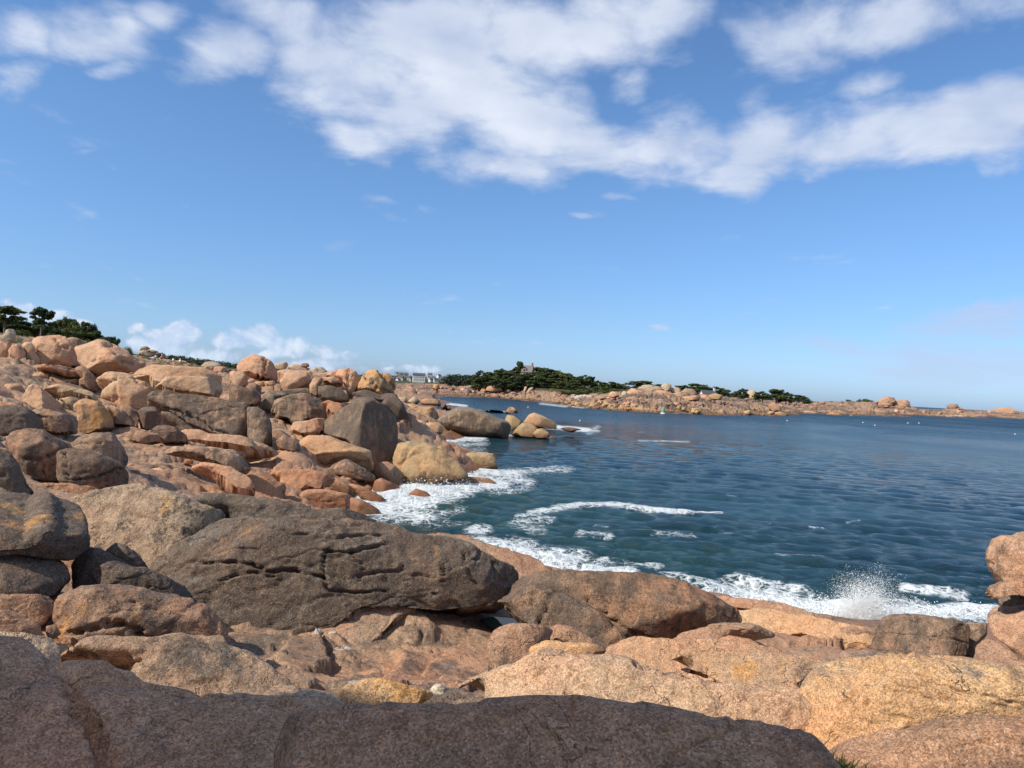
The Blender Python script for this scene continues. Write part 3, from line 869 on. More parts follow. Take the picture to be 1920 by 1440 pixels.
rock('two broad shadowed rocks left of the giant dark boulder', 'C2', 60, [
    ([(170,555),(230,460),(370,448),(435,480),(320,525),(290,600),(200,590)], {'d': 62}),
    ([(280,600),(310,520),(430,480),(530,468),(640,518),(712,570),(702,650),(640,668),(540,668),(440,695),(390,660),(310,648)], {'cuts': [(.5,.5,.7,.7),(-.3,-.1,.9,.75)]})], 'grey', dark=.4, ochre=.4, lichen=.15)
rock('reddish sloping rock between the shadowed rocks and the giant boulder', 'C2', 59, [(640,520),(760,545),(870,570),(800,640),(720,660),(690,600)], 'red', tilt=30, ground=False)
rock('giant dark boulder with one pale face, tallest by the water', 'C2', 56, [(652,690),(700,658),(800,598),(900,528),(970,503),(1040,513),(1122,570),(1192,640),(1217,720),(1217,850),(1192,935),(1150,990),(1070,975),(1000,905),(900,865),(820,810),(740,785),(658,760)], (.24, .175, .125), dark=.45, ochre=.1, lichen=.1, speck=.3, tf=2.6, tilt=10, cuts=[(.62,.1,.78,.66),(-.72,.25,.62,.60)], rnd=0, lump=.025, crack=.0, p=2.4, carve=[([(860, 560), (868, 700), (850, 800)], 4, 0.1), ([(740, 690), (760, 770)], 3, 0.08)])
rock('smooth orange pink boulder lying before the giant dark boulder', 'C2', 50, [(478,960),(500,828),(560,793),(700,788),(790,828),(900,868),(1000,898),(1015,960),(1040,1010),(1055,1070),(960,1010),(850,985),(760,1000),(710,1048),(600,1020)], 'sand', dark=.12, ochre=.1, lichen=.05, tf=2.0, tilt=5, cuts=[(.1,-.72,.7,.62),(0,.6,.8,.85)], rnd=1, carve=[([(720, 1000), (770, 965), (840, 955), (920, 985), (1010, 965)], 5, 0.25)])
rock('brown shaded rock under the smooth orange pink boulder', 'C2', 48.5, [(715,1035),(760,985),(840,965),(920,1000),(1055,1090),(1045,1140),(960,1150),(840,1110),(750,1078)], 'brown', dark=.35, cuts=[(.3,-.5,.8,.7)])
rock('block with a dark rounded front, left of the orange pink boulder', 'C2', 46, [(70,1010),(120,928),(230,898),(340,908),(430,960),(465,1020),(300,1042),(200,1052),(100,1070)], 'sand', dark=.3, cuts=[(.25,.2,.9,.62),(-.5,.3,.8,.8)], p=3)
rock('dark stone pair at the right foot of the grey slab', 'C2', 46.5, [
    ([(285,750),(350,745),(420,790),(440,830),(330,830),(295,800)], {}),
    ([(315,810),(360,758),(402,788),(490,850),(502,895),(430,902),(325,880)], {})], 'brown', dark=.4)
rock('low pink rise of smooth rock behind the orange pink boulder', 'C2', 56, [(420,720),(480,690),(600,670),(680,650),(660,760),(640,800),(500,800),(400,770)], 'pink', tilt=30, ground=False)
rock('angular brown block wedged below the giant dark boulder', 'C2', 51, [(1045,1040),(1060,990),(1150,983),(1200,1008),(1272,1080),(1265,1170),(1180,1140),(1050,1118)], 'brown', dark=.25, cuts=[(.75,.2,.5,.62)])
rock('large blunt tan boulder with foot in the surf', 'C2', 53, [
    ([(1192,955),(1230,848),(1320,828),(1420,838),(1500,868),(1440,1000),(1300,1100),(1250,1060),(1200,1005)], {'d': 54}),
    ([(1270,1010),(1330,900),(1400,850),(1500,868),(1590,918),(1690,998),(1755,1095),(1600,1130),(1500,1150),(1440,1160),(1280,1170),(1260,1080)], {'cuts': [(-.2,.3,.9,.8),(.1,-.5,.8,.8)]})], 'olive', dark=.2, ochre=.1, lichen=.05, rnd=2, carve=[([(1390, 1000), (1420, 1080), (1448, 1150)], 4, 0.2), ([(1250, 1010), (1320, 950), (1400, 900)], 4, 0.15)])
rock('wet orange stone before the tan surf boulder', 'C2', 48, [(1035,1200),(1050,1128),(1100,1103),(1200,1148),(1248,1225),(1160,1260),(1080,1245)], 'red', dark=.1, cuts=[(.5,-.2,.8,.7)])
rock('tiny wet round stone in the foam left of the orange stone', 'C2', 47, [(950,1185),(1000,1153),(1033,1180),(1022,1208)], 'red', dark=.1)
rock('square ended reddish block at the edge of the surf', 'C2', 40, [(425,1260),(550,1193),(700,1193),(862,1233),(868,1395),(760,1385),(620,1355),(520,1330)], 'red', dark=.12, lichen=.1, p=3.4, cuts=[(1,0,.25,.82),(0,-.1,1,.75)], rnd=1)
rock('red wedge running into the foam beside the square ended block', 'C2', 39.5, [(865,1250),(940,1262),(1080,1338),(1115,1390),(980,1385),(950,1412),(868,1392)], 'red', dark=.1)
rock('reddish ledge sloping to the surf, upper one', 'C2', 45, [
    ([(690,1130),(760,1103),(850,1138),(925,1225),(905,1262),(800,1210),(700,1200)], {}),
    ([(845,1145),(960,1168),(1080,1228),(1175,1280),(1090,1290),(960,1262),(915,1220)], {'d': 44})], 'red', dark=.15, ground=True)
rock('wave washed red stone standing alone in the foam', 'C2', 47, [(1305,1228),(1360,1183),(1440,1208),(1495,1255),(1400,1258)], 'red', dark=.05, ext=.4)
rock('low washed rock with foam pouring over it', 'D7', 54, [(700,320),(760,300),(880,308),(948,345),(860,352),(760,340)], 'sand', dark=.05, ext=.6)
rock('flat yellowish rock alone in the water off the tan boulder', 'D7', 64, [(695,200),(760,158),(860,155),(915,163),(938,240),(880,246),(760,232)], 'olive', dark=.1, ochre=.4, p=3.2, rnd=1, ext=.4)
rock('yellow patch of rock peeping behind the tan surf boulder', 'C2', 60, [(1490,880),(1560,862),(1600,900),(1600,940),(1520,920)], 'olive', ochre=.4, ext=.4)
rock('tan boulders at the water just right of the giant dark boulder', 'C2', 80, [
    ([(1200,670),(1270,668),(1318,720),(1312,770),(1215,800)], {}), ([(1200,740),(1260,730),(1310,770),(1280,800),(1205,800)], {'d': 78})], 'olive', dark=.15)
rock('egg shaped tan boulder at the inlet edge', 'C2', 92, [(1312,738),(1380,668),(1432,690),(1445,745),(1380,778),(1320,772)], 'sand', dark=.1)
rock('split tan boulder between the egg shaped one and the whale backed rock', 'C2', 94, [(1425,700),(1440,688),(1540,690),(1562,732),(1560,770),(1500,760),(1440,750)], 'sand', dark=.15)
rock('low rounded stone in the wash under the egg shaped boulder', 'C2', 88, [(1335,785),(1350,755),(1430,748),(1500,768),(1535,805),(1480,815),(1380,812)], 'sand', dark=.1, ext=.4)
rock('sloping pale ledges above the egg shaped boulder', 'C2', 112, [
    ([(1260,545),(1350,558),(1440,588),(1502,590),(1535,650),(1500,690),(1440,690),(1310,660)], {'tilt': 30}),
    ([(1330,600),(1400,600),(1440,640),(1400,670),(1320,650)], {})], 'sand', dark=.3, ground=True, crack=.05)
rock('flat yellow rock at the mouth of the inlet', 'C2', 220, [(1398,535),(1400,518),(1440,508),(1530,518),(1552,550),(1520,562),(1470,560),(1400,555)], 'sand', ochre=.3)
rock('pale broken boulder left of the flat yellow inlet rock', 'C2', 225, [
    ([(1290,535),(1350,488),(1392,530),(1350,556)], {}), ([(1220,500),(1290,500),(1300,530),(1250,540)], {})], 'pale', dark=.15)
rock('mauve domed boulders on the flats behind the inlet', 'C2', 260, [
    ([(1240,490),(1290,440),(1350,435),(1370,470),(1300,500)], {}), ([(1360,500),(1370,460),(1440,450),(1500,480),(1500,520),(1400,520)], {})], 'mauve', dark=.2)
rock('whale backed boulder lying in the water with a dark crown', 'C3', 102, [(562,592),(640,528),(720,498),(800,496),(880,513),(960,548),(1020,578),(1080,598),(1108,640),(1088,708),(1020,718),(880,716),(760,695),(660,665),(600,625)], (.36,.27,.17), dark=.45, ochre=.1, lichen=.65, tf=2.2, tilt=-5, cuts=[(-.1,-.75,.6,.72),(.7,.1,.6,.88)], rnd=1, ext=.25, ground=False)
rock('leaning cone rock behind the right end of the whale backed boulder', 'C3', 122, [(1058,605),(1085,553),(1130,558),(1192,605),(1160,660),(1110,665)], 'olive', dark=.2, ext=.3, ground=False)
rock('pale peaked rock farther out in the water', 'C3', 131, [(1212,600),(1250,548),(1290,535),(1350,558),(1452,612),(1452,648),(1380,650),(1300,642),(1220,622)], 'sand', dark=.2, ochre=.35, ext=.3, ground=False, cuts=[(.4,-.1,.9,.75)])
rock('long low tan rock with a knob right of the whale backed boulder', 'C3', 105, [
    ([(1115,690),(1200,608),(1262,618),(1322,660),(1330,700),(1280,715),(1150,706)], {}), ([(1270,700),(1300,660),(1350,652),(1400,690),(1400,722),(1300,720)], {'d': 104})], 'olive', dark=.2, ochre=.35, ext=.3, ground=False)
rock('small domed rock alone in mid inlet', 'C3', 198, [(1062,535),(1100,493),(1130,493),(1168,532),(1120,545)], 'sand', ochre=.3, ext=.4, ground=False)
rock('black reef awash beside the breaking foam', 'C3', 118, [(1475,655),(1520,643),(1570,645),(1640,660),(1570,670)], 'dark', ext=1.0, ground=False)
rock('black weed covered stone at the tip of the long tan rock', 'C3', 101, [(1390,722),(1410,710),(1450,715),(1460,726)], 'dark', ext=1.5, ground=False)

# ---- foreground
rock('great dark fissured outcrop in the centre left', 'D3', 16, [
    ([(470,100),(700,108),(900,123),(1050,153),(1200,188),(1330,218),(1300,300),(900,330),(700,260)], {'d': 17.6, 'tf': 1.5, 'tilt': 40}),
    ([(395,395),(480,320),(600,245),(680,196),(800,197),(1000,204),(1230,214),(1320,220),(1440,265),(1560,268),(1690,318),(1765,370),(1828,392),(1822,480),(1700,494),(1530,515),(1390,502),(1215,500),(1080,562),(950,580),(780,580),(640,590),(560,548),(450,500)],
      {'d': 15.5, 'tf': 1.3, 'tilt': 22, 'rnd': 3, 'lump': .035, 'joints': 2, 'level': 7, 'cuts': [(.1,.45,.9,.86),(.12,-.25,.95,.86),(-.5,.3,.8,.88)], 'block': .035, 'blocksz': .7,
       'carve': [([(590,372),(700,372),(800,384),(880,410),(960,402),(1090,432)], 4.2, .17), ([(660,442),(740,424),(800,416),(890,428)], 3.6, .12), ([(1110,292),(1200,268),(1320,262)], 3.0, .08), ([(1100,330),(1200,331),(1320,300)], 4.2, .17),
                 ([(1082,430),(1100,480),(1210,492),(1330,486)], 3.6, .12), ([(1220,432),(1300,412),(1400,400)], 3.0, .08), ([(1400,378),(1420,480)], 3.0, .08), ([(1550,378),(1560,430),(1530,500)], 3.6, .12), ([(880,236),(960,262),(1030,258)], 3.0, .08),
                 ([(1180,330),(1240,400),(1215,450)], 3.0, .08), ([(1640,330),(1660,400),(1700,470)], 3.0, .08), ([(1440,420),(1520,425),(1600,400),(1680,360)], 3.0, .08), ([(1760,372),(1770,470)], 3.0, .08), ([(1090,330),(1075,400),(1085,430)], 3.6, .12)]}),
    ],
     (.245, .175, .128), dark=.5, ochre=.42, speck=.7, lichen=.38, name='rock_outcrop', cat='rock', lump=.04)
rock('pale speckled block with an orange crest at the left end of the dark outcrop', 'D3', 16.5, [(30,128),(200,84),(340,66),(480,98),(690,185),(650,280),(520,400),(390,480),(250,420),(140,330),(70,210)], (.37,.285,.205), dark=.22, ochre=.58, speck=.95, lichen=.25, tf=1.3, tilt=30, rnd=1, cuts=[(-.25,.1,1,.70)], lump=.035, name='rock_outcrop', cat='rock')
rock('brown shelf along the foot of the dark outcrop', 'D3', 15.0, [(880,600),(1080,540),(1230,488),(1400,482),(1500,505),(1450,560),(1250,606),(1080,612)], 'brown', dark=.2, tilt=56, tf=.2, ext=3.2, rnd=2, name='rock_ledge', cat='rock', block=.03, blocksz=.4, ground=False)
rock('low slope of rock right of the outcrop, dropping to the surf', 'D3', 20, [(1330,300),(1480,262),(1680,312),(1900,390),(2040,430),(2050,500),(1900,520),(1700,500),(1500,420)], 'brown', dark=.25, tilt=50, name='rock_ledge', cat='rock', ground=False, tf=.7)
rock('bare red rock behind the outcrop at the surf', 'D3', 24, [(1560,268),(1640,260),(1740,303),(1815,347),(1830,375),(1720,365),(1640,330)], 'red', dark=0, lichen=0, tilt=30)
rock('round brown knob in the surf behind the foreground rocks', 'D5', 28.5, [(365,105),(400,75),(460,82),(478,112),(430,125)], 'red', dark=0, ext=.6, ground=False)
rock('rounded boulder with an orange left flank before the outcrop', 'D2', 11, [(362,262),(370,218),(450,168),(560,133),(730,126),(900,143),(1100,188),(1270,248),(1400,330),(1475,445),(1400,480),(1200,448),(1000,472),(860,465),(720,450),(600,460),(480,470),(400,405),(368,330)], 'brown', dark=.35, ochre=.48, speck=.7, lichen=.35, tf=1.1, tilt=25, cuts=[(.15,.35,1,.75),(0,-.8,.6,.8)], ground=False, carve=[([(860, 228), (950, 268), (1060, 305)], 6, 0.04), ([(480, 440), (620, 392), (720, 372), (810, 378), (900, 440)], 10, 0.14), ([(900, 455), (1000, 462), (1100, 440)], 6, 0.06)])
rock('sloping slab with a shallow fissure under the rounded boulder', 'D2', 9.6, [(390,525),(480,490),(700,478),(1000,462),(1250,438),(1450,468),(1550,540),(1700,600),(1850,700),(1850,850),(1600,870),(1300,870),(1000,850),(780,750),(600,640)], 'grey', dark=.32, ochre=.45, speck=.65, lichen=.35, tf=.7, tilt=48, cuts=[(.15,.3,1,.75)], name='rock_slab', cat='rock', ground=False, carve=[([(1150, 778), (1280, 757), (1420, 732)], 5, 0.05), ([(430, 540), (520, 572), (600, 560)], 7, 0.06), ([(770, 660), (850, 640), (900, 610)], 6, 0.05)])
rock('orange shouldered rock at the left edge beside the rounded boulder', 'D2', 10.8, [
    ([(-100,200),(0,188),(120,178),(270,188),(348,225),(342,290),(260,350),(180,330),(-100,290)], {}),
    ([(-100,280),(60,290),(180,328),(270,388),(295,450),(150,460),(-100,450)], {'d': 9.8})], 'brown', dark=.3, ochre=.6, speck=.6, tilt=25, ground=False)
rock('pale gravelly stone at the left edge above the shaded foreground', 'D2', 7.6, [(-100,440),(0,432),(150,433),(330,468),(392,530),(445,615),(330,660),(200,560),(-100,540)], 'pale', dark=.15, ochre=.35, speck=.7, tilt=35, ground=False)
rock('cobble jammed between the orange shouldered rock and the rounded boulder', 'D2', 10.2, [(298,440),(300,390),(360,378),(395,440),(340,470)], 'brown', dark=.4, ochre=.4, ground=False)
rock('sunlit pink ledge strip edging the shaded foreground on the left', 'D2', 6.2, [(310,640),(450,613),(550,598),(620,618),(730,688),(850,708),(950,768),(1000,798),(1350,808),(1468,842),(1380,900),(1150,920),(980,900),(700,900),(480,900),(400,800)], 'pink', dark=.05, ochre=.2, speck=.5, lichen=0, tilt=40, tf=.35, name='rock_ledge', cat='rock', ground=False)
rock('shaded brown slab in the bottom left corner', 'D2', 4.35, [(-300,490),(0,478),(150,490),(330,640),(430,800),(520,900),(600,1000),(660,1150),(755,1350),(720,1750),(-300,1750)], (.43,.265,.175), dark=.2, ochre=.15, speck=.35, lichen=.12, tilt=66, tf=.16, p=4, rnd=0, lump=.018, crack=.004, joints=2, name='rock_slab', cat='rock', ground=False, fine=.8)
rock('shaded brown slab right of the groove at the bottom left', 'D2', 4.3, [(150,900),(330,800),(470,806),(700,796),(1000,804),(1150,860),(1480,850),(1750,846),(1920,860),(2140,880),(2250,1000),(2150,1750),(150,1750),(60,1300)], (.43,.265,.175), dark=.2, ochre=.15, speck=.35, lichen=.12, tilt=66, tf=.12, p=4, rnd=0, lump=.018, crack=.004, joints=2, name='rock_slab', cat='rock', ground=False, fine=.8, carve=[([(440,800),(520,920),(590,1010),(650,1150),(770,1400)], 26, .10)])
rock('dark shaded boulder filling the bottom centre foreground', 'F', 3.6, [(535,1400),(565,1358),(620,1336),(700,1328),(800,1325),(900,1319),(1000,1316),(1100,1318),(1200,1330),(1350,1352),(1480,1370),(1512,1387),(1560,1450),(1560,1600),(1300,1700),(800,1700),(560,1600)], (.38,.235,.15), dark=.24, ochre=.1, speck=.4, lichen=.15, tilt=60, tf=.24, ground=False, p=3.6, level=7, fine=.9, rnd=1, lump=.03)
rock('orange crusted stone in the middle foreground hollow', 'D4', 6.6, [(485,745),(560,680),(680,640),(800,633),(880,663),(1000,695),(1110,732),(980,790),(860,840),(700,850),(580,820),(495,785)], 'orange', dark=.1, ochre=.75, speck=.6, tilt=30, ground=False)
rock('pale crusted stone left of the orange crusted one', 'D4', 6.0, [(185,755),(270,714),(370,711),(470,744),(575,803),(500,860),(350,850)], 'pale', dark=.1, ochre=.6, speck=.6, tilt=30, ground=False)
rock('small white pebble beside the orange crusted stone', 'D4', 7.2, [(1075,708),(1110,670),(1160,670),(1205,702),(1120,735)], (.55,.45,.34), dark=0, ochre=0, speck=.1, lichen=0, ground=False)
rock('split speckled boulder right of the tide pool', 'D5', 10.2, [
    ([(52,610),(58,560),(100,488),(190,448),(290,443),(400,458),(465,480),(440,540),(380,590),(310,650),(300,700),(200,720),(58,700)], {'tf': .7}),
    ([(425,490),(500,443),(560,453),(650,498),(760,558),(815,592),(760,640),(650,620),(540,600),(470,560)], {'d': 10.6})], 'brown', dark=.25, ochre=.25, speck=.7, tilt=25, ground=False)
rock('orange rounded stone against the split speckled boulder', 'D5', 9.6, [(295,680),(330,600),(400,553),(480,548),(540,568),(700,568),(810,600),(720,665),(600,680),(450,680)], 'orange', dark=.12, ochre=.65, speck=.35, tilt=30, ground=False)
rock('broad sunlit pale pink slab in the foreground', 'D5', 6.9, [
    ([(-20,770),(0,742),(100,690),(300,688),(430,648),(600,648),(800,653),(980,658),(1010,700),(1150,758),(1300,830),(1600,850),(1900,890),(2140,960),(2140,1200),(1700,1260),(900,1260),(300,1180),(100,1040),(30,860)], {'tf': .9, 'tilt': 48, 'p': 2.8}),
    ([(1145,810),(1200,763),(1300,763),(1450,798),(1620,845),(1900,840),(2140,900),(2140,1060),(1500,1000),(1200,900)], {'d': 7.3, 'tf': .6, 'tilt': 45})], (.50,.325,.21), dark=.2, ochre=.25, speck=.5, lichen=.3, name='rock_slab', cat='rock', ground=False, carve=[([(1010, 705), (1120, 745), (1300, 775), (1500, 815), (1630, 842)], 8, 0.06), ([(560, 960), (600, 700)], 4, 0.015), ([(1730, 1020), (1820, 1040)], 4, 0.02)])
rock('wide terrace of pinkish ledges in the right middle ground', 'D5', 11, [
    ([(805,605),(850,568),(1000,548),(1180,543),(1400,548),(1520,540),(1700,560),(1900,620),(1900,760),(1500,760),(1300,740),(1100,720),(1000,680),(830,655)], {'tf': .7, 'tilt': 50}),
    ([(1470,570),(1600,518),(1720,540),(1800,580),(1700,620),(1500,610)], {'d': 12}),
    ([(1240,650),(1260,610),(1400,612),(1500,640),(1900,640),(2300,700),(2400,780),(2100,880),(1700,860),(1500,760),(1300,720)], {'d': 10, 'tf': .6, 'tilt': 50})], (.43,.27,.17), dark=.22, ochre=.4, speck=.45, lichen=.3, name='rock_ledge', cat='rock', ground=False, crack=.05, ext=2.4)
rock('whale backed brown rock with dark crusted crown, centre right', 'D5', 15.2, [
    ([(150,230),(220,188),(400,138),(540,108),(700,108),(900,113),(1150,148),(1300,178),(1450,238),(1570,308),(1668,390),(1662,425),(1500,445),(1350,490),(1250,520),(1120,555),(1000,520),(870,460),(700,440),(400,420),(200,330)], {'tf': 1.6, 'tilt': 25, 'cuts': [(.3,-.7,.65,.75),(.1,.5,.85,.8)], 'carve': [([(680,285),(750,340),(810,400),(900,460),(1000,510),(1100,540)], 6, .14), ([(820,310),(810,395)], 5, .1), ([(700,170),(800,200),(900,195)], 6, .08), ([(1200,300),(1290,330),(1400,330)], 5, .06)]}),
    ([(150,240),(400,200),(700,330),(870,440),(1000,530),(800,600),(600,520),(430,480),(300,440),(200,380)], {'d': 14.6, 'tf': .8, 'tilt': 35, 'block': .05, 'blocksz': .6, 'carve': [([(520,240),(450,270),(430,350),(380,430)], 6, .1), ([(360,250),(330,320)], 5, .08)]})], (.30,.19,.12), dark=.42, ochre=.2, speck=.75, lichen=.3, name='rock_outcrop', cat='rock', ground=False)
rock('smooth brown rock lying under the right end of the whale backed one', 'D5', 14, [(1200,560),(1250,510),(1400,470),(1600,428),(1800,450),(1830,490),(1700,530),(1500,570),(1350,600)], 'brown', dark=.2, tilt=40, lichen=.2, ground=False)
rock('sandy sloping slab down to the splash', 'D6', 17, [(-60,520),(0,500),(200,538),(430,563),(620,600),(770,650),(700,720),(600,740),(300,680),(-60,660)], 'sand', dark=.12, ochre=.2, lichen=.1, tilt=55, tf=.6, ext=2.6, name='rock_slab', cat='rock', ground=False, level=6)
rock('brown wet rock lip at the edge of the splash', 'D6', 21, [(-120,440),(0,448),(120,463),(260,498),(400,553),(430,580),(300,575),(100,545),(-100,520)], 'brown', dark=.05, lichen=0, tilt=40, ground=False)
rock('triangular fallen slab before the splash', 'D6', 16.5, [(455,630),(600,608),(755,645),(700,725),(640,738),(550,695)], 'brown', dark=.3, tilt=30, ground=False)
rock('black crusted block at the right of the splash', 'D6', 15, [
    ([(690,760),(760,640),(800,558),(870,543),(1050,548),(1200,573),(1290,600),(1300,720),(1260,840),(1000,830),(850,800)], {'tf': 1.1, 'cuts': [(.1,.2,1,.75)]}),
    ([(1230,620),(1290,588),(1405,588),(1415,650),(1360,720),(1350,860),(1240,860)], {'d': 15.4})], 'brown', dark=.45, ochre=.25, speck=.8, tilt=20, ground=False)
rock('standing rock head with a beak, right picture edge', 'D6', 13.8, [
    ([(1420,165),(1440,108),(1490,78),(1560,85),(1600,63),(1700,58),(1800,120),(1850,250),(1800,420),(1640,410),(1560,400),(1490,350),(1440,290),(1420,230)], {'tf': .7, 'tb': 1.0, 'cuts': [(-.6,.1,.8,.8)]}),
    ([(1408,402),(1430,368),(1500,345),(1640,360),(1800,380),(1800,430),(1620,412),(1480,432),(1420,440)], {'d': 13.5, 'p': 3})], (.42,.265,.175), dark=.25, ochre=.2, lichen=.25, ground=False, fine=1.4, carve=[([(1430, 240), (1465, 215), (1505, 182)], 7, 0.1), ([(1500, 185), (1518, 218)], 6, 0.06)])
rock('small dark neck stone carrying the beaked rock head', 'D6', 14, [(1475,435),(1560,420),(1700,420),(1700,500),(1560,500),(1485,490)], 'dark', ground=False)
rock('rounded shoulder boulder beneath the beaked rock head', 'D6', 13.6, [(1408,590),(1430,538),(1500,488),(1628,463),(1800,460),(1900,560),(1900,800),(1700,830),(1628,795),(1500,690),(1440,630)], (.42,.265,.175), dark=.2, lichen=.15, tilt=-10, ochre=.15, ground=False, cuts=[(0,-.8,.5,.75)])
rock('plain boulder at the foot of the beaked stack', 'D6', 13, [(1335,860),(1345,738),(1390,688),(1450,688),(1550,748),(1640,815),(1800,860),(1800,960),(1500,930),(1360,900)], 'brown', dark=.1, lichen=.2, ground=False)
rock('big orange gravel textured boulder in the right foreground', 'D6', 6.4, [(340,965),(400,878),(500,828),(640,813),(780,813),(920,798),(1100,798),(1350,828),(1628,878),(1900,930),(1900,1250),(1628,1260),(1300,1260),(1000,1320),(750,1380),(520,1420),(420,1350),(368,1240),(346,1100)], 'orange', dark=.14, ochre=.35, speck=.55, lichen=.45, tf=.9, tilt=28, ground=False, cuts=[(.35,.75,.6,.8)], p=3, level=7, fine=1.6, carve=[([(1010, 908), (1100, 950), (1200, 965), (1320, 1010)], 6, 0.03), ([(820, 970), (900, 1000), (960, 1005)], 5, 0.02), ([(1370, 1010), (1480, 1040), (1600, 1060)], 5, 0.02)])
rock('brown boulder cut by the bottom right corner', 'D6', 4.9, [(430,1345),(500,1290),(700,1268),(900,1218),(1100,1148),(1300,1138),(1628,1150),(1900,1200),(1950,1700),(1200,1900),(700,1750),(480,1560)], (.33,.20,.125), dark=.28, ochre=.25, speck=.5, lichen=.25, tf=.7, tilt=38, ground=False, level=7)


# ---- slabs of the shelf between the left slope and the surf, and of the basin before the outcrop
LK = dict(name='rock_ledge', cat='rock', tilt=40, ground=False, joints=4)
rock('long ledge with a rounded shadowed front on the sunny shelf', 'D1', 36, [(1200,330),(1330,310),(1600,315),(1750,340),(1870,430),(1830,490),(1650,440),(1500,400),(1350,380)], 'pink', dark=.35, tf=1.0, **{**LK, 'tilt': 22})
rock('smooth ledge below the rounded shadowed front on the shelf', 'D1', 34, [(1430,420),(1600,440),(1750,480),(1880,540),(1920,610),(1780,620),(1650,570),(1500,510)], 'pink', dark=.15, **LK)
rock('rubbly rock foot under the creased boulder', 'D1', 25.5, [(230,610),(420,580),(560,590),(760,640),(720,700),(480,720),(280,680)], 'red', dark=.25, block=.08, blocksz=.4, **LK)
rock('red ledge left of the square ended block', 'C2', 37.5, [(-60,1110),(120,1060),(260,1080),(385,1180),(340,1270),(150,1300),(-60,1290)], 'red', dark=.15, **LK)
rock('wide red ledge behind the square ended block', 'C2', 41, [(260,1070),(400,1040),(560,1040),(745,1090),(705,1150),(645,1200),(540,1200),(400,1240),(330,1160)], 'red', dark=.15, **LK)
rock('pink ledge at the foot of the dark stone pair', 'C2', 44, [(-20,830),(100,815),(250,865),(340,905),(260,930),(100,940),(-20,970)], 'pink', dark=.15, **LK)
rock('ledge running along the foot of the great grey slab', 'D1', 43, [(1250,260),(1400,170),(1480,230),(1600,255),(1800,265),(1940,290),(1940,345),(1700,330),(1500,318),(1300,300)], 'pink', dark=.15, **LK)

# unseen boulder out of frame on the left, placed to shade the nearest slabs
def shade_boulder():
    V, F = ico(6)
    rad = 1 / (np.abs(V) ** 3.6).sum(1) ** (1 / 3.6)
    Q = V * rad[:, None] * np.array([5.6, 2.0, 7.6])
    a = math.atan2(-1.75, 5.2)
    W = np.stack([Q[:, 0] * math.cos(a) - Q[:, 1] * math.sin(a), Q[:, 0] * math.sin(a) + Q[:, 1] * math.cos(a), Q[:, 2]], 1)
    W += vnormals(W, F) * (0.55 * fbm(W / 2.2, 4, 71) + 0.10 * fbm(W / 0.5, 3, 72))[:, None]
    base = np.array([-12.6, -2.55, 3.3])
    me = mesh_np('boulder', W + [0, 0, 7.6], F, True, M_ROCK)
    o = link('boulder', me, None, base, 'unseen tall boulder placed out of frame to shade the nearest slabs', 'boulder')
    o.color = (*PAL['brown'], .3); o['ochre'] = .3; o['speck'] = .4; o['lichen'] = .4


shade_boulder()

# ------------------------------------------------------------------ the shore under the rocks
def rbf(pts, smooth=0.02):
    P = np.array(pts, dtype=float)
    X = P[:, :2]; Z = P[:, 2]
    D = np.linalg.norm(X[:, None] - X[None], axis=2)
    n = len(P)
    K = np.zeros((n + 1, n + 1))
    K[:n, :n] = -D + np.eye(n) * smooth * 10
    K[:n, n] = 1; K[n, :n] = 1
    w = np.linalg.solve(K, np.append(Z, 0))

    def f(x, y):
        out = np.empty(len(x))
        for i in range(0, len(x), 40000):
            d = np.hypot(x[i:i + 40000, None] - X[None, :, 0], y[i:i + 40000, None] - X[None, :, 1])
            out[i:i + 40000] = -(d @ w[:n]) + w[n]
        return out
    return f


def gz(u, v, z, put=None):
    g = atz(u, v, z)
    return (g[0], g[1], z if put is None else put)


def gd(u, v, d):
    g = at(u, v, d)
    return (g[0], g[1], g[2])


ctrl = list(GROUND)
ctrl = [(x, y, z - 0.08) for (x, y, z) in ctrl]
ctrl += [gz(300, 920, 2.1), gz(420, 890, 1.9), gz(500, 862, 1.9), gz(560, 905, 1.1), gz(250, 855, 2.7), gz(420, 832, 2.5), gz(480, 930, 1.3), gz(380, 930, 1.7),
         gz(340, 868, 2.4), gz(600, 880, 1.3), gz(330, 700, 6.4), gz(450, 730, 5.2)]
ctrl += [gz(700, 1220, 2.1), gz(600, 1180, 2.25), gz(850, 1150, 2.05), gz(930, 1168, 1.95), gz(500, 1290, 2.6), gz(650, 1290, 2.45), gz(850, 1290, 2.5), gz(760, 1145, 2.2), gz(560, 1250, 2.4), gz(780, 1260, 2.2), gz(880, 1200, 2.0), gz(782, 1128, 2.55), gz(760, 1150, 2.45), gz(700, 1165, 2.25),
         gz(100, 1112, 3.2), gz(20, 1200, 3.4), gz(300, 1260, 2.8), gz(200, 1195, 2.9), gz(450, 1142, 2.5), gz(640, 1140, 2.3), gz(900, 1112, 2.3), gz(960, 1110, 2.0), gz(820, 1120, 2.45), gz(700, 1136, 2.5),
         gz(250, 905, 2.6), gz(60, 900, 2.9)]
ctrl += [(-3, 4, 4.3), (0, 3.5, 4.6), (2, 4, 4.0), (0, 1, 5.0), (-3, 1, 5.0), (3, 2, 4.4), (-6, 3, 4.6), (6, 5, 3.2), (0, -4, 5.4), (-8, -3, 6.0), (8, -3, 4.5), (-8, 8, 4.4), (-12, 14, 4.5), (-25, 20, 7), (-30, 32, 8.5)]
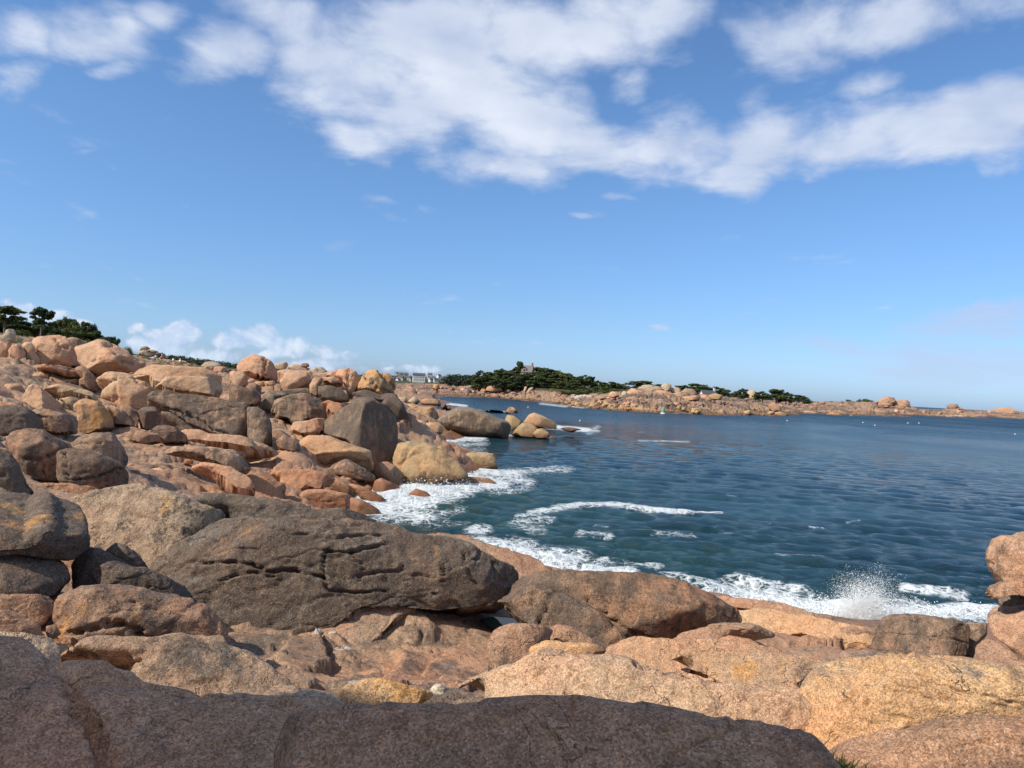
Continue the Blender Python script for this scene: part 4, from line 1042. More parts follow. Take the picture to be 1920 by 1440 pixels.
ctrl += [gz(1100, 1290, 3.6), gz(1450, 1300, 3.3), gz(1400, 1250, 2.3), gz(1200, 1225, 2.5), gz(1600, 1225, 2.3), gz(1300, 1205, 1.9), gz(1500, 1195, 1.5), gz(1900, 1240, 2.2), gz(1700, 1240, 2.2),
         gz(1420, 1130, .45), gz(1600, 1168, .3), gz(1500, 1150, .4), gz(1660, 1160, .2), gz(1850, 1172, .1), gz(1900, 1180, .2), gz(1200, 1090, .4), gz(1060, 1078, .3), gz(900, 1035, .6), gz(800, 1005, .5)]
# sea bed
for (u, v) in [(900, 965), (860, 985), (1000, 1035), (1120, 1062), (1300, 1080), (1450, 1090), (1600, 1110), (1750, 1130), (1900, 1140), (850, 930), (950, 890), (1000, 850), (930, 835), (1100, 900), (1300, 950),
               (1500, 1000), (1800, 1000), (1200, 800), (1700, 850), (1100, 815), (1000, 790), (1000, 770), (880, 760), (1300, 800), (1700, 800), (860, 830), (810, 837), (770, 940), (730, 960), (870, 752), (930, 752)]:
    ctrl.append(gz(u, v, 0.0, -1.7))
ctrl += [gz(1100, 780, 0, -4), gz(1400, 830, 0, -4), gz(1800, 900, 0, -4)]
# behind the ridge on the left, up to the pines
ctrl += [gd(-120, 640, 75), gd(20, 640, 95), gd(75, 638, 128), gd(170, 648, 130), gd(230, 662, 120), gd(290, 680, 120), gd(330, 692, 150), gd(380, 696, 150), gd(290, 688, 168), gd(330, 692, 172), gd(450, 706, 100), gd(560, 700, 105), gd(640, 708, 110), gd(720, 730, 105),
         gd(-150, 600, 140), gd(0, 625, 150), gd(100, 640, 170), gd(420, 704, 220), gd(600, 706, 240), gd(700, 722, 240), gd(-100, 600, 240), gd(200, 676, 260), gd(350, 694, 250)]
ctrl += [gz(760, 792, 1.5), gz(800, 765, 1.6), gz(770, 770, 2.0), gd(800, 735, 260), gd(760, 730, 250)]
near_h = rbf(ctrl)
POOL = atz(945, 1166, 2.0)


def polar(a0, a1, na, r0, r1, nr):
    a = np.radians(np.linspace(a0, a1, na)); r = np.geomspace(r0, r1, nr)
    AA, RR = np.meshgrid(a, r)
    x = (RR * np.sin(AA)).ravel(); y = (RR * np.cos(AA)).ravel()
    i = np.arange(nr - 1)[:, None] * na + np.arange(na - 1)[None]
    i = i.ravel()
    F = np.stack([i, i + 1, i + na + 1, i + na], 1)
    return x, y, F


def blob2(u, v, lst):
    o = np.zeros(len(u))
    for (cu, cv, ru, rv, k) in lst:
        o = np.maximum(o, k * np.exp(-(((u - cu) / ru) ** 2 + ((v - cv) / rv) ** 2)))
    return o


def build_shore():
    x, y, F = polar(-52, 50, 860, 1.2, 330, 900)
    z = near_h(x, y)
    r = np.hypot(x, y)
    P = np.stack([x, y, z * 1.3], 1)
    dry = sstep(z, -0.6, 0.6)
    amp = np.clip(r / 40.0, 0.55, 1.4)
    # jointed, lumpy bed rock
    wp = P + 0.8 * np.stack([fbm(P / 2.0 + 11 * j, 3, 60 + j) for j in range(3)], 1)
    # each joint block has its own level and its own slope
    f1, f2, idc, vc = voronoi(wp / np.array([2.7, 1.9, 3.0]), 5, True)
    z1 = 0.26 * (idc - 0.5) - 0.13 * (1 - sstep(f2 - f1, 0, 0.05)) + 0.55 * (vc[:, 0] * np.sin(idc * 51) + vc[:, 1] * np.cos(idc * 73)) * 0.55
    g1, g2, idd, vd = voronoi(wp / np.array([0.95, 0.7, 1.0]), 6, True)
    z2 = 0.07 * (idd - 0.5) - 0.045 * (1 - sstep(g2 - g1, 0, 0.06)) + 0.10 * (vd[:, 0] * np.sin(idd * 51) + vd[:, 1] * np.cos(idd * 73))
    z3 = 0.20 * fbm(P / 3.2, 4, 2) + 0.05 * fbm(P / 0.4, 3, 8) - 0.10 * (1 - sstep(np.abs(perlin(wp / 1.6, 33)), 0, .05))
    dz = (z1 + z2 + z3) * amp * 0.8
    f = np.exp(-(((x - POOL[0]) / 1.0) ** 2 + ((y - POOL[1]) / 0.8) ** 2) ** 2)
    basin = np.exp(-(((x + 1.5) / 4.5) ** 2 + ((y - 13.5) / 2.6) ** 2))
    dz = dz * (1 - 0.25 * basin)
    # ledges: the bed rock breaks in low steps
    tt = (z + dz + 0.12 * x * sstep(r, 6, 10) + 0.5 * fbm(P / 3.5, 3, 90)) / np.clip(0.20 + r / 130.0, 0.2, 0.6)
    fr = tt - np.floor(tt)
    dz = dz + (sstep(fr, 0.35, 0.62) - fr) * np.clip(0.20 + r / 130.0, 0.2, 0.6) * (0.70 - 0.45 * sstep(r, 13, 19)) * sstep(r, 5, 8)
    z = z + dz * (0.25 + 0.75 * dry)
    z = z * (1 - f) + f * (POOL[2] - 0.10)
    V = np.stack([x, y, z], 1)
    u, v = project(V)
    salt = blob2(u, v, [(600, 1182, 50, 9, 1), (560, 1172, 40, 6, .8), (645, 1215, 30, 7, .8), (665, 1285, 22, 16, .9), (720, 1165, 30, 5, .5)]) * (r < 20)
    algae = blob2(u, v, [(888, 1138, 34, 9, 1.1), (985, 1166, 30, 8, .9), (800, 1150, 30, 5, .7)]) * (r < 24)
    dark = 0.12 + 0.28 * sstep(fbm(P / 6.0, 3, 44), -.2, .4) * sstep(z, 0.9, 2.2)
    dark -= 0.06 * basin
    turf = sstep(r, 78, 110) * sstep(-np.degrees(np.arctan2(x, y)), 10, 15) * 0.55
    me = mesh_np('shore', V, F, True, M_LAND, dict(salt=salt, algae=algae, dark=dark, turf=turf))
    link('shore_ground', me, kind='structure')
    return (x, y, z)


build_shore()

# ------------------------------------------------------------------ the sea
FOAM = [  # strokes in photo pixels: u1 v1 u2 v2 half-height strength
    (680, 955, 760, 945, 15, 1.1), (700, 930, 800, 918, 17, 1.1), (760, 948, 850, 922, 13, .95), (770, 918, 880, 905, 15, 1.2), (850, 902, 930, 908, 10, 1.1), (700, 962, 790, 970, 11, .95),
    (790, 968, 860, 958, 7, .55), (660, 912, 705, 912, 8, 1.1), (800, 985, 870, 980, 7, .4), (860, 882, 960, 890, 8, .95), (868, 874, 905, 880, 8, .95), (960, 885, 1060, 880, 6, .62), (958, 900, 990, 904, 6, .75), (930, 925, 990, 915, 6, .5),
    (745, 820, 835, 822, 5, 1.1), (795, 828, 900, 822, 5, .9), (840, 836, 905, 832, 5, .55), (800, 850, 890, 846, 9, .45), (1028, 800, 1100, 806, 3.5, 1.1), (1095, 806, 1120, 808, 2.5, .7), (955, 817, 1010, 818, 2.5, .6),
    (975, 968, 1010, 964, 4, .7), (1000, 962, 1090, 946, 4.5, .9), (1090, 946, 1180, 948, 3.6, 1.0), (1180, 950, 1260, 960, 3.6, 1.05), (1260, 960, 1350, 962, 2.2, .9), (970, 985, 1012, 995, 7, .5), (968, 978, 1030, 974, 5, .6),
    (888, 995, 905, 995, 6, .95), (880, 1010, 905, 1020, 6, .7), (905, 1018, 980, 1025, 11, .85), (950, 1030, 1060, 1055, 14, 1.0), (1010, 1064, 1065, 1068, 8, 1.1), (1000, 1035, 1080, 1045, 10, .85), (1090, 1000, 1140, 1005, 5, .5),
    (1105, 1068, 1178, 1072, 6, 1.15), (1120, 1062, 1132, 1050, 5, .7), (1150, 1055, 1230, 1062, 6, .45), (1320, 1100, 1420, 1100, 10, .75), (1330, 1112, 1480, 1112, 11, .9), (1380, 1085, 1450, 1100, 8, .75), (1250, 1080, 1330, 1092, 6, .6),
    (1400, 1120, 1550, 1142, 15, 1.0), (1480, 1132, 1620, 1152, 16, 1.2), (1560, 1152, 1740, 1158, 16, 1.3), (1700, 1148, 1860, 1152, 13, 1.05), (1700, 1105, 1800, 1118, 6, .85), (1780, 1142, 1880, 1142, 9, 1.0), (1650, 1125, 1720, 1130, 8, .6),
    (840, 757, 872, 761, 2, .9), (1015, 757, 1060, 762, 2, .65), (1075, 761, 1092, 763, 2, 1.0), (1200, 826, 1290, 828, 2, .5), (1120, 800, 1105, 812, 3, .5), (920, 771, 945, 772, 1.5, .6),
    (1460, 1040, 1540, 1045, 4, .4), (1230, 1000, 1300, 1005, 4, .45)]
rs = np.random.RandomState(5)
for _ in range(26):          # scattered little crests
    cu, cv = rs.uniform(850, 1920), 790 + 260 * rs.uniform(0, 1) ** 1.3
    w = 4 + 10 * (cv - 760) / 300
    FOAM.append((cu - w, cv, cu + w, cv + rs.uniform(-.2, .25) * w, 0.7 + 1.5 * (cv - 760) / 300, rs.uniform(.2, .42)))


def build_sea():
    x, y, F = polar(-62, 62, 1240, 7.0, 24000, 1250)
    r = np.hypot(x, y)
    sp = r * math.log(24000 / 7.0) / 1250 * 2.2
    z = np.zeros(len(x))
    wv = np.random.RandomState(3)
    main = R(200.0)
    for k in range(80):
        lam = np.exp(wv.uniform(math.log(0.55), math.log(3.6)))
        th = main + wv.normal(0, 0.55)
        amp = 0.0105 * lam ** 0.22 * wv.uniform(0.5, 1.1)
        fade = np.clip((lam / sp - 1.2) / 1.5, 0, 1)
        ph = (x * math.sin(th) + y * math.cos(th)) * 2 * math.pi / lam + wv.uniform(0, 6.28)
        s = np.sin(ph + 0.35 * np.sin(ph))
        z += amp * fade * s
    P = np.stack([x, y, np.zeros_like(x)], 1)
    z *= 0.75 + 0.5 * sstep(perlin(P / 11.0, 4), -.4, .4)
    # surge near the rocks
    V = np.stack([x, y, z], 1)
    u, v = project(np.stack([x, y, np.zeros_like(x)], 1))
    foam = np.zeros(len(x))
    for (u1, v1, u2, v2, hw, k) in FOAM:
        m = (v > min(v1, v2) - 4 * hw) & (v < max(v1, v2) + 4 * hw) & (u > min(u1, u2) - 10 * hw) & (u < max(u1, u2) + 10 * hw)
        if not m.any():
            continue
        uu, vv = u[m], v[m]
        ax, ay = (u2 - u1) / 2.4, (v2 - v1)
        L2 = ax * ax + ay * ay + 1e-6
        t = np.clip(((uu - u1) / 2.4 * ax + (vv - v1) * ay) / L2, 0, 1)
        dd = np.hypot((uu - u1) / 2.4 - t * ax, vv - v1 - t * ay)
        foam[m] = np.maximum(foam[m], k * (1 - sstep(dd, 0.0, 2.3 * hw)))
    V[:, 2] += 0.22 * np.clip(foam, 0, 1) * sstep(r, 15, 22) * (1 - sstep(r, 60, 110)) * (0.3 + 0.9 * perlin(P / 0.8, 9) ** 2)
    teal = blob2(u, v, [(900, 985, 330, 110, 1.0), (1150, 1060, 400, 80, .9), (1500, 1150, 420, 90, .8), (1100, 905, 160, 25, .6), (850, 840, 160, 40, .5)])
    me = mesh_np('sea', V, F, True, M_SEA, dict(foam=foam, teal=teal))
    link('sea', me, kind='structure')


def sea_material():
    m, N = new_mat('sea_water')
    geo = N.node('ShaderNodeNewGeometry')
    P = geo.outputs['Position']
    foam = N.attr('foam')[2]; teal = N.attr('teal')[2]
    big = N.ss(N.noise(N.vm('MULTIPLY', P, (0.5, 1.6, 1.0)), 0.035, 6.0, 0.62), 0.34, 0.66)
    mid = N.noise(P, 0.16, 4.0, 0.6)
    deep = N.mix(big, (0.003, 0.025, 0.046), (0.008, 0.044, 0.074))
    green = N.mix(mid, (0.008, 0.041, 0.046), (0.018, 0.070, 0.060))
    col = N.mix(N.m('MULTIPLY', teal, N.ss(mid, 0.2, 0.7, 0.55, 1.1), clamp=True), deep, green)
    # cat's paws: patches of ruffled and of slicker water
    paw = N.ss(N.noise(N.vm('ADD', N.vm('MULTIPLY', P, (0.8, 0.5, 1.0)), (40.0, 9.0, 0.0)), 0.021, 7.0, 0.68, 0.5), 0.36, 0.64)
    col = N.mix(1.0, col, N.mix(paw, (0.62, 0.66, 0.70), (1.45, 1.38, 1.30)), 'MULTIPLY')
    b = N.node('ShaderNodeBsdfPrincipled')
    N.put(b.inputs['Base Color'], col)
    b.inputs['IOR'].default_value = 1.33
    b.inputs['Specular IOR Level'].default_value = 0.21
    cd = N.node('ShaderNodeCameraData').outputs['View Distance']
    N.put(b.inputs['Roughness'], N.m('ADD', N.ss(N.sep(P)[1], 60.0, 380.0, 0.05, 0.30), N.m('MULTIPLY', paw, 0.12)))
    w1 = N.noise(N.vm('MULTIPLY', P, (0.75, 1.3, 1.0)), 1.9, 6.0, 0.66, 0.2)
    w2 = N.noise(N.vm('MULTIPLY', P, (0.75, 1.3, 1.0)), 6.5, 4.0, 0.6, 0.3)
    w0 = N.noise(N.vm('MULTIPLY', P, (0.7, 1.25, 1.0)), 0.75, 6.0, 0.66, 0.3)
    h = N.m('ADD', N.m('ADD', N.m('MULTIPLY', w1, 0.50), N.m('MULTIPLY', w2, 0.13)), N.m('MULTIPLY', w0, 0.46))
    wf = N.noise(N.vm('MULTIPLY', P, (0.55, 1.5, 1.0)), 0.17, 5.0, 0.66, 0.3)
    h = N.m('ADD', h, N.m('MULTIPLY', wf, N.ss(N.sep(P)[1], 50.0, 260.0, 0.0, 2.6)))
    N.put(b.inputs['Normal'], N.bump(h, 1.0, 1.0))
    # foam: lace that closes up as the mask rises
    wp = N.vm('ADD', P, N.vm('SCALE', N.vm('SUBTRACT', N.noise(P, 1.3, 4.0, 0.6, out='Color'), (0.5, 0.5, 0.5)), scale=0.9))
    v1 = N.vor(wp, 1.7, 'DISTANCE_TO_EDGE')
    v2 = N.vor(wp, 4.6, 'DISTANCE_TO_EDGE')
    lace = N.m('MAXIMUM', N.ss(v1, 0.0, 0.20, 1.0, 0.0), N.m('MULTIPLY', N.ss(v2, 0.0, 0.22, 1.0, 0.0), 0.85))
    ns = N.noise(P, 2.6, 6.0, 0.68)
    ns2 = N.noise(P, 0.55, 4.0, 0.6)
    tex = N.m('ADD', N.m('ADD', N.m('MULTIPLY', lace, 0.55), N.m('MULTIPLY', ns, 1.25)), N.m('MULTIPLY', ns2, 0.9))
    fm = N.m('MULTIPLY', N.ss(N.m('ADD', N.m('MULTIPLY', foam, 1.06), N.m('MULTIPLY', tex, N.ss(foam, 0.0, 0.25))), 1.72, 2.42), 0.94)
    fb = N.node('ShaderNodeBsdfPrincipled')
    N.put(fb.inputs['Base Color'], N.mix(ns, (0.62, 0.70, 0.72), (0.84, 0.87, 0.88)))
    fb.inputs['Roughness'].default_value = 0.7
    N.put(fb.inputs['Normal'], N.bump(N.m('MULTIPLY', tex, 0.12), 1.0, 1.0))
    mx = N.node('ShaderNodeMixShader')
    N.put(mx.inputs[0], fm)
    N.t.links.new(b.outputs[0], mx.inputs[1]); N.t.links.new(fb.outputs[0], mx.inputs[2])
    finish(N, mx)
    return m


M_SEA = sea_material()
build_sea()

# tide pool in the basin
def build_pool():
    outline = [(902, 1160), (925, 1156), (955, 1158), (990, 1165), (1005, 1172), (975, 1178), (940, 1181), (915, 1175)]
    pts = [atz(u, v, POOL[2] - 0.02) for u, v in outline]
    bm = bmesh.new()
    bm.faces.new([bm.verts.new(p) for p in pts])
    bmesh.ops.subdivide_edges(bm, edges=bm.edges[:], cuts=3, use_grid_fill=True)
    me = bpy.data.meshes.new('tide_pool'); bm.to_mesh(me); bm.free()
    m, N = new_mat('pool_water')
    b = N.node('ShaderNodeBsdfPrincipled')
    P = N.node('ShaderNodeNewGeometry').outputs['Position']
    N.put(b.inputs['Base Color'], N.mix(N.noise(P, 2.0, 3.0), (0.10, 0.115, 0.07), (0.15, 0.16, 0.10)))
    b.inputs['Roughness'].default_value = 0.06
    b.inputs['Specular IOR Level'].default_value = 0.12
    N.put(b.inputs['Normal'], N.bump(N.noise(P, 9.0, 2.0), 0.05, 0.05))
    finish(N, b)
    me.materials.append(m)
    link('tide_pool_water', me, kind='structure')


build_pool()

# ------------------------------------------------------------------ land across the water
fc = []
for (u, pts) in {
    740: [(740, 330), (728, 480), (722, 700), (720, 850)], 800: [(740, 330), (728, 500), (721, 750), (718, 870)],
    850: [(743.5, 0), (735, 420), (727, 600)], 880: [(744, 0), (735, 425), (727, 520), (722, 800)], 905: [(744.5, 0), (735, 425), (727, 440), (722, 470)], 960: [(747, 0), (736, 410), (727, 430)],
    1010: [(751, 0), (738, 400), (728, 420)], 1060: [(758, 0), (746, 360), (732, 400)], 1120: [(766, 0), (750, 310), (735, 340)],
    1180: [(771, 0), (752, 285), (738, 300), (728, 312)], 1250: [(775, 0), (755, 290), (742, 300), (731, 313)], 1320: [(777.5, 0), (760, 300), (748, 310), (741, 322)],
    1400: [(778.5, 0), (765, 330), (755, 350), (747, 370)], 1460: [(779, 0), (772, 352), (757, 480), (750, 520)], 1500: [(778, 0), (774, 420), (758, 560), (752, 590)], 1540: [(769, 0), (760, 660), (753, 680)],
    1600: [(772.5, 0), (762, 640), (754, 660)], 1680: [(777, 0), (765, 620), (752, 640)], 1740: [(779, 0), (768, 670)], 1790: [(778.5, 0), (763, 830)],
    1850: [(778, 0), (769, 1140)], 1905: [(778.3, 0), (771, 1500)]}.items():
    for (v, d) in pts:
        fc.append(gd(u, v, d) if d else gz(u, v, 0.0, 0.25))
for (u, v) in [(832, 748), (905, 750), (960, 753), (1010, 758), (1060, 766), (1120, 774), (1180, 779), (1250, 783), (1320, 785), (1400, 786), (1460, 786), (1540, 778), (1570, 780), (1600, 780), (1680, 784), (1740, 786), (1790, 784), (1850, 783), (1900, 783), (1935, 779), (1990, 779)]:
    fc.append(gz(u, v, 0.0, -2.2))
for (u, d, z) in [(940, 470, 11), (985, 452, 12.5), (1010, 470, 11.5), (1060, 450, 8.5), (1120, 420, 7), (1180, 360, 6.5), (1250, 350, 6.5), (1320, 400, 5.5), (1400, 450, 5.5),
                  (960, 600, 3), (1060, 600, 3), (1180, 560, 3), (1300, 560, 3), (1400, 600, 3), (1460, 640, 4), (1600, 760, 2), (1700, 760, 1), (1540, 800, 2), (1540, 1000, -3), (1700, 900, -3), (1200, 800, -3), (1790, 980, -3), (1850, 1350, -3), (1905, 1800, -3), (1960, 1600, -3),
                  (740, 1000, 6), (800, 1000, 8), (870, 1000, 6), (740, 1250, 12), (800, 1250, 13), (870, 1250, 10), (960, 1200, 5), (1000, 1800, -3),
                  (300, 450, 5), (400, 450, 4.5), (450, 450, 4), (350, 560, 7), (600, 600, 2), (650, 600, 2), (700, 600, 2), (500, 800, 6), (600, 900, 6), (250, 450, 9), (300, 800, 10), (400, 1200, 10), (600, 1300, 10)]:
    p = at(u, 720, d); fc.append((p[0], p[1], z))
for a in range(-50, -6, 4):
    x_, y_ = 326 * math.sin(R(a)), 326 * math.cos(R(a))
    fc.append((x_, y_, float(near_h(np.array([x_]), np.array([y_]))[0])))
far_h0 = rbf(fc)


def far_noise(x, y):
    P = np.stack([x, y, np.zeros_like(x)], 1)
    wp = P + 2.2 * np.stack([fbm(P / 6.0 + 11 * j, 3, 160 + j) for j in range(3)], 1)
    f1, f2, idc = voronoi(wp / np.array([7.0, 5.0, 7.0]), 15)
    g1, g2, idd = voronoi(wp / np.array([2.6, 2.0, 2.6]), 16)
    return 1.5 * (idc - 0.5) - 1.3 * (1 - sstep(f2 - f1, 0, .14)) + 0.7 * (idd - 0.5) - 0.8 * (1 - sstep(g2 - g1, 0, .2)) + 1.0 * fbm(P / 14.0, 4, 17)


def green_zone(u, v, z, r):
    g = blob2(u, v, [(1010, 722, 110, 12, 1.2), (1080, 730, 60, 8, 1.2), (1130, 733, 40, 6, 1.1), (1160, 728, 40, 8, 1.1), (1400, 742, 60, 4, 1.0), (1460, 745, 60, 6, 1.1), (1530, 750, 40, 3, .9), (1340, 736, 60, 6, .9)])
    return np.maximum(g, sstep(r, 800, 900) * 0.9 * (u < 1100))


def far_h(x, y):
    x = np.atleast_1d(np.asarray(x, float)); y = np.atleast_1d(np.asarray(y, float))
    return far_h0(x, y)


def build_far():
    x, y, F = polar(-40, 36, 1500, 190, 2400, 560)
    z = far_h0(x, y)
    r = np.hypot(x, y); az = np.degrees(np.arctan2(x, y))
    u, v = project(np.stack([x, y, z], 1))
    green = green_zone(u, v, z, r)
    dry = sstep(z, -0.8, 1.0)
    z = z + far_noise(x, y) * (0.15 + 0.85 * dry) * (1 - 0.7 * np.clip(green, 0, 1)) * 0.75
    lim = math.degrees(math.atan2(*ray(828, 740)[:2]))
    bad = (r < 318) & (az < lim)
    keep = ~bad[F].any(axis=1)
    sand = blob2(u, v, [(1090, 743.5, 22, 2.6, 1.4), (1800, 779.5, 70, 1.2, .9)])
    dark = 0.25 + 0.35 * sstep(fbm(np.stack([x, y, z * 4], 1) / 15.0, 3, 144), -.1, .4)
    me = mesh_np('far_land', np.stack([x, y, z], 1), F[keep], True, M_FAR, dict(salt=sand, algae=np.zeros(len(x)), dark=dark, turf=green))
    link('far_shore_ground', me, kind='structure')


M_FAR = granite('granite_far_shore', terrain=True, HI_A=(.37, .25, .17), HI_B=(.30, .21, .16), LO_A=(.40, .28, .155), LO_B=(.30, .20, .14))
build_far()

_protos = []


def boulder_protos(n=14):
    for k in range(n):
        V, F = ico(4)
        rng = np.random.RandomState(900 + k)
        p = rng.uniform(3.0, 6.0)
        Q = V * (1 / (np.abs(V) ** p).sum(1) ** (1 / p))[:, None]
        for _ in range(10):
            nn = rng.normal(size=3); nn[2] = abs(nn[2]) * .6; nn /= np.linalg.norm(nn)
            h = Q @ nn; Dm = h.max() * rng.uniform(.72, .92)
            Q = Q - nn * np.maximum(h - Dm, 0)[:, None]
        Q *= rng.uniform([.9, .8, .55], [1.25, 1.1, .9])
        Q += vnormals(Q, F) * (0.10 * fbm(Q * 1.3 + k * 9, 4, k) - .05 * (1 - sstep(np.abs(perlin(Q * 1.7 + k * 5, k + 3)), 0, .07)))[:, None]
        _protos.append(mesh_np('shore_boulder', Q, F, True, M_ROCK))


boulder_protos()


def scatter(n, zone, seed, label, group, size, cols, hfun, sink=0.3):
    rng = np.random.RandomState(seed)
    c = 0
    while c < n:
        u0, u1, v0, v1 = zone[rng.randint(len(zone))]
        u = rng.uniform(u0, u1); v = rng.uniform(v0, v1) + (u - (u0 + u1) / 2) * 0.03
        w = ray(u, v)
        # walk along the ray to the land
        t = np.geomspace(190, 1900, 500) if hfun is far_h else np.geomspace(10, 320, 500)
        zz = hfun(w[0] * t, t)
        hit = np.nonzero(EYE[2] + w[2] * t < zz)[0]
        if not len(hit) or zz[hit[0]] < -.4:
            c += 0.05
            continue
        c += 1
        d = t[hit[0]]
        s = rng.uniform(*size) * (d / 350.0) ** 0.5 if hfun is far_h else rng.uniform(*size)
        o = bpy.data.objects.new('shore_boulder', _protos[rng.randint(len(_protos))])
        COL.objects.link(o)
        o.location = (w[0] * d, d, zz[hit[0]] + (0.5 - sink) * s * .6)
        o.rotation_euler = (rng.uniform(-.3, .3), rng.uniform(-.3, .3), rng.uniform(0, 6.28))
        o.scale = (s, s * rng.uniform(.7, 1.1), s * rng.uniform(.6, 1.05))
        zf = np.clip(zz[hit[0]] / 6.0, 0, 1)
        col = np.array(cols[rng.randint(len(cols))]) * rng.uniform(.8, 1.2)
        o.color = (*col, rng.uniform(.1, .4)); o['ochre'] = .3; o['speck'] = .2; o['lichen'] = float(rng.uniform(0, .3))
        tag(o, label, 'boulder', group)


gold = [(.46, .32, .16), (.42, .28, .15), (.40, .26, .14)]
mauve = [(.26, .17, .14), (.30, .19, .15), (.22, .15, .125)]
pinks = [(.46, .27, .17), (.44, .26, .18), (.48, .31, .21)]
scatter(56, [(1160, 1480, 764, 776), (1060, 1180, 757, 768)], 1, 'golden boulder low on the far shore near the green beacon', 'golden boulders along the far tide line', (.6, 1.6), gold, far_h)
scatter(80, [(840, 1060, 733, 745), (1060, 1300, 746, 760)], 2, 'brown pink boulder on the rocky foot of the wooded island', 'boulders along the wooded island shore', (.6, 1.6), pinks + mauve, far_h)
scatter(60, [(1300, 1520, 748, 764), (1480, 1700, 756, 768)], 3, 'mauve boulder on the low shore right of the rock castle', 'mauve boulders on the low far shore', (.6, 1.7), mauve + pinks[:1], far_h)
scatter(30, [(1650, 1800, 762, 776), (1790, 1905, 768, 777)], 4, 'mauve or pink boulder on the last low point at the right', 'boulders of the last far point', (.6, 1.5), mauve + pinks, far_h)
scatter(30, [(742, 830, 722, 738), (830, 905, 728, 740)], 5, 'brown boulder on the tidal flats before the far town', 'boulders on the tidal flats', (.8, 2.0), mauve + pinks, far_h)
scatter(14, [(745, 800, 745, 812), (500, 740, 705, 735), (330, 480, 690, 705)], 6, 'pinkish boulder lying between the big rocks of the left ridge', 'loose boulders of the left ridge', (.35, .9), pinks + mauve[:1], lambda a, b: near_h(a, b))
scatter(16, [(60, 340, 700, 800), (240, 560, 800, 905), (560, 700, 860, 950)], 7, 'small loose stone on the sunny slope of the left shore', 'small stones on the left slope', (.12, .36), pinks + [(.36, .18, .10)], lambda a, b: near_h(a, b))

# named rocks of the far shore
rock('topmost knob boulder crowning the far rock castle', 'C4', 312, [(608,188),(650,163),(692,180),(694,222),(650,234),(612,214)], 'pale', dark=.25, ground=False)
rock('flat boulder right of the knob on the far rock castle', 'C4', 313, [(680,218),(720,196),(768,212),(768,245),(700,248)], 'pale', dark=.2, ground=False)
rock('large grey dome rock on the right shoulder of the far rock castle', 'C4', 316, [(766,240),(810,210),(870,216),(915,262),(850,275),(790,262)], 'grey', dark=.2, ground=False)
rock('long grey topped rock left on the far rock castle', 'C4', 314, [(405,220),(460,183),(520,180),(612,200),(622,232),(540,235),(500,255),(420,235)], 'pale', dark=.3, ground=False)
rock('steep pink block at the left foot of the far rock castle', 'C4', 306, [(295,300),(330,240),(370,203),(425,230),(485,240),(485,300),(400,305)], 'pink', dark=.15, ground=False, crack=.06)
rock('wide pink wall rock in the centre of the far rock castle', 'C4', 307, [(475,300),(500,245),(560,222),(650,230),(705,250),(695,300),(600,310)], 'pink', dark=.15, ground=False, crack=.06, block=.3, blocksz=2.5)
rock('pink brown block under the knob of the far rock castle', 'C4', 308, [(685,255),(760,238),(805,260),(785,310),(700,308)], 'pink', dark=.3, ground=False, crack=.06)
rock('pink block below the grey dome of the far rock castle', 'C4', 305, [(785,278),(900,268),(915,305),(800,315)], 'pink', dark=.2, ground=False, crack=.06)
rock('ochre flat boulder right of the far rock castle', 'C4', 318, [(988,270),(1050,248),(1112,268),(1105,300),(1020,302)], 'olive', ochre=.5, ground=False)
rock('pink stone between the grey dome and the ochre flat boulder', 'C4', 314, [(913,268),(990,260),(1002,300),(920,306)], 'pink', ground=False)
rock('pale pink boulder on the shore left of the far rock castle', 'C4', 300, [(178,262),(200,236),(250,238),(268,275),(210,285)], 'pink', dark=.05, ground=False)
rock('upright pale boulder beside the left foot of the far rock castle', 'C4', 302, [(282,255),(300,230),(332,240),(328,282),(290,286)], 'pale', dark=.1, ground=False)
rock('reddish ledge before the far rock castle', 'C4', 290, [(305,315),(350,278),(420,288),(478,335),(440,350),(350,345)], 'brown', ground=False, crack=.06)
rock('split brown boulder on the far reef right of the rock castle', 'C4', 338, [(1485,345),(1530,323),(1592,355),(1585,402),(1500,398)], 'brown', dark=.2, ground=False)
rock('yellow boulder at the right tip of the golden far reef', 'C4', 335, [(1515,425),(1580,398),(1635,425),(1625,446),(1530,444)], 'sand', ochre=.4, ground=False)
rock('tower like grey rock on the low far shore', 'C4', 520, [(1305,275),(1330,222),(1372,222),(1398,260),(1385,298),(1310,298)], 'pale', dark=.2, ground=False)
rock('blocky rock pile standing alone on the low right shore', 'C5', 632, [
    ([(640,290),(660,240),(690,222),(720,203),(800,203),(822,232),(800,290)], {}), ([(780,300),(820,232),(900,228),(937,238),(950,292),(860,300)], {})], 'pink', dark=.3, ground=False, p=5.5, rnd=12, lump=.08, block=.6, blocksz=5)
rock('flat topped mauve rock on the last low point', 'C5', 830, [(1258,275),(1290,260),(1350,263),(1365,300),(1262,306)], 'mauve', ground=False, p=5.5, rnd=12, lump=.08)
rock('pink hump at the very end of the last low point', 'C5', 1400, [(1635,318),(1700,298),(1800,293),(1872,328),(1885,356),(1650,352)], 'pink', ground=False, p=5.5, rnd=12, lump=.08)
rock('golden reef rock standing off the far shore, the longer one', 'C5', 420, [(215,352),(270,333),(330,343),(398,372),(300,376)], 'sand', ground=False, p=5.5, rnd=12, lump=.08, ext=.5)
rock('golden reef rock standing off the far shore, the small round one', 'C5', 420, [(418,372),(440,348),(467,372),(445,380)], 'sand', ground=False, p=5.5, rnd=12, lump=.08, ext=.5)
rock('golden reef rock joined to the end of the far reef', 'C5', 430, [(-20,350),(60,318),(140,333),(195,352),(60,360)], 'sand', ground=False, p=5.5, rnd=12, lump=.08, ext=.5)
